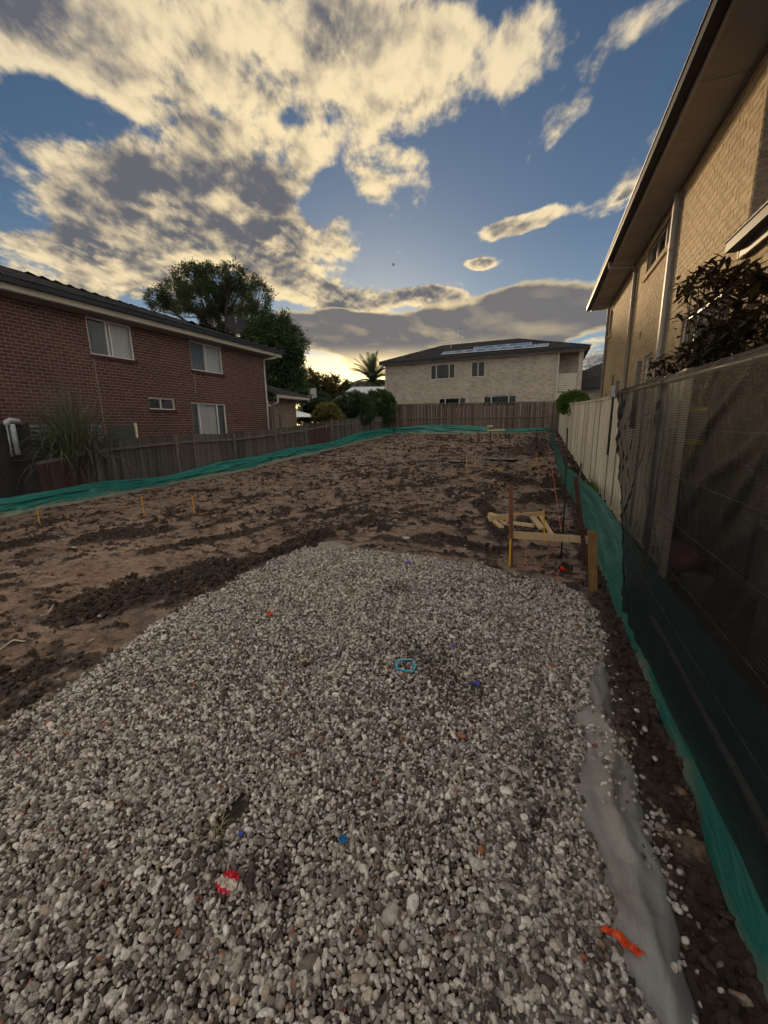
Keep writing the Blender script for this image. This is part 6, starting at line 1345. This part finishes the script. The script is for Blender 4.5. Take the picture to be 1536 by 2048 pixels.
for lab, x, y, r, mt in (('white crumpled paper at the left of the bare patch', 338, 1608, .020, 'white_bit'), ('blue plastic scrap in the lower middle of the gravel', 687, 1700, .016, 'blue'), ('tiny violet-blue chip beside the bare patch', 484, 1691, .009, 'indigo'), ('dark blue scrap right of the cyan strap', 952, 1381, .022, 'indigo'),
   ('small blue scrap above the dark blue one', 907, 1306, .016, 'indigo'), ('bright orange scrap at the upper left of the gravel', 540, 1239, .026, 'orange'), ('small white chip at the lower left of the wrapper', 526, 1845, .014, 'white_bit'), ('white chip near the orange ribbon', 1232, 1945, .014, 'white_bit'), ('white flake at mid right of the gravel', 1053, 1392, .012, 'white_bit'),
   ('white stone-like flake on the left gravel', 695, 1370, .016, 'white_bit'), ('pale flake at the far left of the gravel', 296, 1365, .014, 'white_bit'), ('faint blue bag scrap at the top of the gravel', 815, 1134, .030, 'indigo'), ('white scrap on the mud left of the gravel', 202, 1238, .022, 'white_bit'), ('white piece on the far mud', 906, 993, .04, 'white_bit'), ('second white piece on the far mud', 966, 990, .035, 'white_bit'),
   ('pale sheet scrap on the mud beyond the gravel', 812, 1083, .05, 'white_bit'), ('small pale scrap in the left mud by the heaps', 455, 1127, .03, 'white_bit'), ('pale scrap among the left dark clods', 148, 1098, .035, 'white_bit')):
    crumple('litter_scrap', lab, x, y, r, M[mt], 'litter', .6, x*.01, 'scraps of litter')
# flat printed timber tag
c = gpos(611, 1339); c[2] = float(gravel_top(c[0], c[1]))+.042; a_ = on_line(597, 1342, c[:2]+np.array((-1, 0)), c[:2]+np.array((1, 0))); t = thing('timber_tag', 'small pale wooden tag with dark stamped print on the gravel', 'tag', tuple(c)); dx = np.array((1, .12, 0)); dx /= np.linalg.norm(dx); dy = np.cross(UP, dx)
m = MB(); m.obox(c, dx, dy, UP, .034, .014, .003); m.build('board', M['pine'], t)
for k in range(3): m = MB(); m.obox(c+dx*(.018+k*.006)+UP*.0034, dx, dy, UP, .0017, .009, .0004); m.build('print', M['black_plastic'], t)
for k in range(4): m = MB(); m.obox(c+dx*(-.024+k*.010)+UP*.0034, dx, dy, UP, .0025, .005, .0004); m.build('faded_print', M['treated'], t)
# plastic strapping
M['cyan'] = mat('cyan_strap', (.0, .36, .55), (.0, .42, .62), 4, .4)
def strap(lab, pts, mt, w=.006, name='plastic_strap'):
    P_ = []
    for q in pts: p_ = gpos(*q); z = float(gravel_top(p_[0], p_[1])) if poly_dist(np.array([p_[0]]), np.array([p_[1]]), GR_POLY)[0] > 0 else p_[2]; P_.append(np.array((p_[0], p_[1], z+.026)))
    m = MB(); vs = []
    for i, p_ in enumerate(P_):
        tg = P_[min(i+1, len(P_)-1)]-P_[max(i-1, 0)]; sd = np.cross(tg, UP); sd /= np.linalg.norm(sd)+1e-6; vs += [p_-sd*w, p_+sd*w]
    m.add(vs, [(2*i, 2*i+1, 2*i+3, 2*i+2) for i in range(len(P_)-1)]); o = m.build(name, mt, base=tuple(P_[0])); tag(o, lab, 'strap'); s_ = o.modifiers.new('thickness', 'SOLIDIFY'); s_.thickness = .0012; return o
strap('bright cyan plastic strap bent into a loop on the gravel', [(825, 1334), (810, 1333), (793, 1334), (793, 1344), (794, 1350), (808, 1354), (824, 1357), (829, 1350), (831, 1343), (824, 1339)], M['cyan'], .0075)
strap('dark grey plastic strap loop above the cyan strap', [(842, 1306), (825, 1303), (808, 1302), (809, 1311), (812, 1316), (826, 1318), (840, 1319), (842, 1312)], M['black_plastic'], .007)
# orange ribbon over the edge of the fabric
pts = [(1203, 1882), (1212, 1890), (1222, 1888), (1232, 1896), (1240, 1906), (1250, 1916), (1260, 1926), (1272, 1936), (1280, 1942)]; P_ = []
for i, q in enumerate(pts): p_ = gpos(*q); z = max(float(fabric_h(np.array([p_[0]]), np.array([p_[1]]))[0]), float(gravel_top(p_[0], p_[1]))*(i < 4)); P_.append((p_[0], p_[1], z+.022+.006*math.sin(i*2.3)))
P_ = np.array(P_); q_ = np.linspace(0, len(P_)-1, 50); C_ = np.stack([np.interp(q_, np.arange(len(P_)), P_[:, k]) for k in range(3)], 1); rows = []
for v in np.linspace(-1, 1, 7): rows.append(C_+np.stack([v*.010*np.ones(50)+.003*fbm(q_*2, q_*0+v, 2, 2), v*.010+.006*fbm(q_*1.3, q_*0+v*2, 2, 2), .009*np.abs(fbm(q_*2.2, q_*0+v*3, 1.5, 3))+.004*np.cos(v*2)], 1))
m = MB(); m.grid(np.array(rows)); o = m.build('orange_ribbon', M['orange'], base=tuple(P_[4])); tag(o, 'torn bright orange ribbon lying over the fabric edge', 'ribbon'); s_ = o.modifiers.new('thickness', 'SOLIDIFY'); s_.thickness = .001
# broken brick pieces and roots in the mud
bits = [(160, 1152, .05), (45, 1207, .05), (10, 1242, .05), (182, 1245, .04), (12, 1270, .05), (75, 1200, .03), (250, 1222, .035), (457, 1122, .05), (510, 1021, .05), (215, 1185, .03)]
for k, (x, y, r) in enumerate(bits):
    c = gpos(x, y); bm2 = bmesh.new(); bmesh.ops.create_icosphere(bm2, subdivisions=2, radius=r*.6)
    for v in bm2.verts: v.co *= 1+.5*float(fbm(v.co.x*20+k, v.co.y*20+v.co.z*13, 1.0, 2)); v.co.z *= .45; v.co.x *= 1.3
    me = bpy.data.meshes.new('brick_fragment'); bm2.to_mesh(me); bm2.free(); me.materials.append(M['brick_red']); o = bpy.data.objects.new('brick_fragment', me); COL.objects.link(o); o.location = Vector(c+UP*.01); o.rotation_euler = (0, 0, k)
    tag(o, 'broken red brick piece in the left mud, ' + ('under the dark heaps', 'largest near the left edge', 'at the left edge halfway down', 'beside the white scrap', 'lowest at the left edge', 'small one near the left edge', 'small one by the dark heap', 'between two clod rows', 'reddish one far back near the pegs', 'tiny one left of the heap')[k], 'brick fragment', 'broken brick pieces in the mud')
M['root'] = mat('pale_root', (.42, .36, .28), (.5, .44, .36), 10, .8)
for k, pts in enumerate((((2, 1306), (15, 1296), (30, 1291), (52, 1291)), ((80, 1227), (95, 1225), (108, 1213)), ((175, 1288), (190, 1282)))):
    m = MB(); m.tube([gpos(*q)+UP*.012 for q in pts], .007, 6); o = m.build('root', M['root'], base=tuple(gpos(*pts[0])), smooth=True); tag(o, ('pale curved root at the left edge of the mud', 'short pale root above the long one', 'thin root piece nearer the gravel')[k], 'root', 'pale roots in the mud')
# bird
p = ray(787, 530); p = p/np.linalg.norm(p)*60+np.array((0, 0, CAMZ)); t = thing('bird', 'small dark bird flying in the blue sky', 'bird', tuple(p)); u = np.array((math.cos(YAW), math.sin(YAW), 0)); m = MB(); m.tube([p-u*.22, p-u*.08, p+u*.10, p+u*.2], [.01, .06, .05, .02], 8); m.build('body', M['black_plastic'], t, True)
f_ = np.array((-u[1], u[0], 0))
for sg in (-1, 1): m = MB(); a_ = p+u*.06; m.add([a_, a_-u*.14, p-u*.10+f_*sg*.26+UP*.10, p+f_*sg*.30+UP*.16], [(0, 1, 2, 3)]); m.build('wing', M['black_plastic'], t)
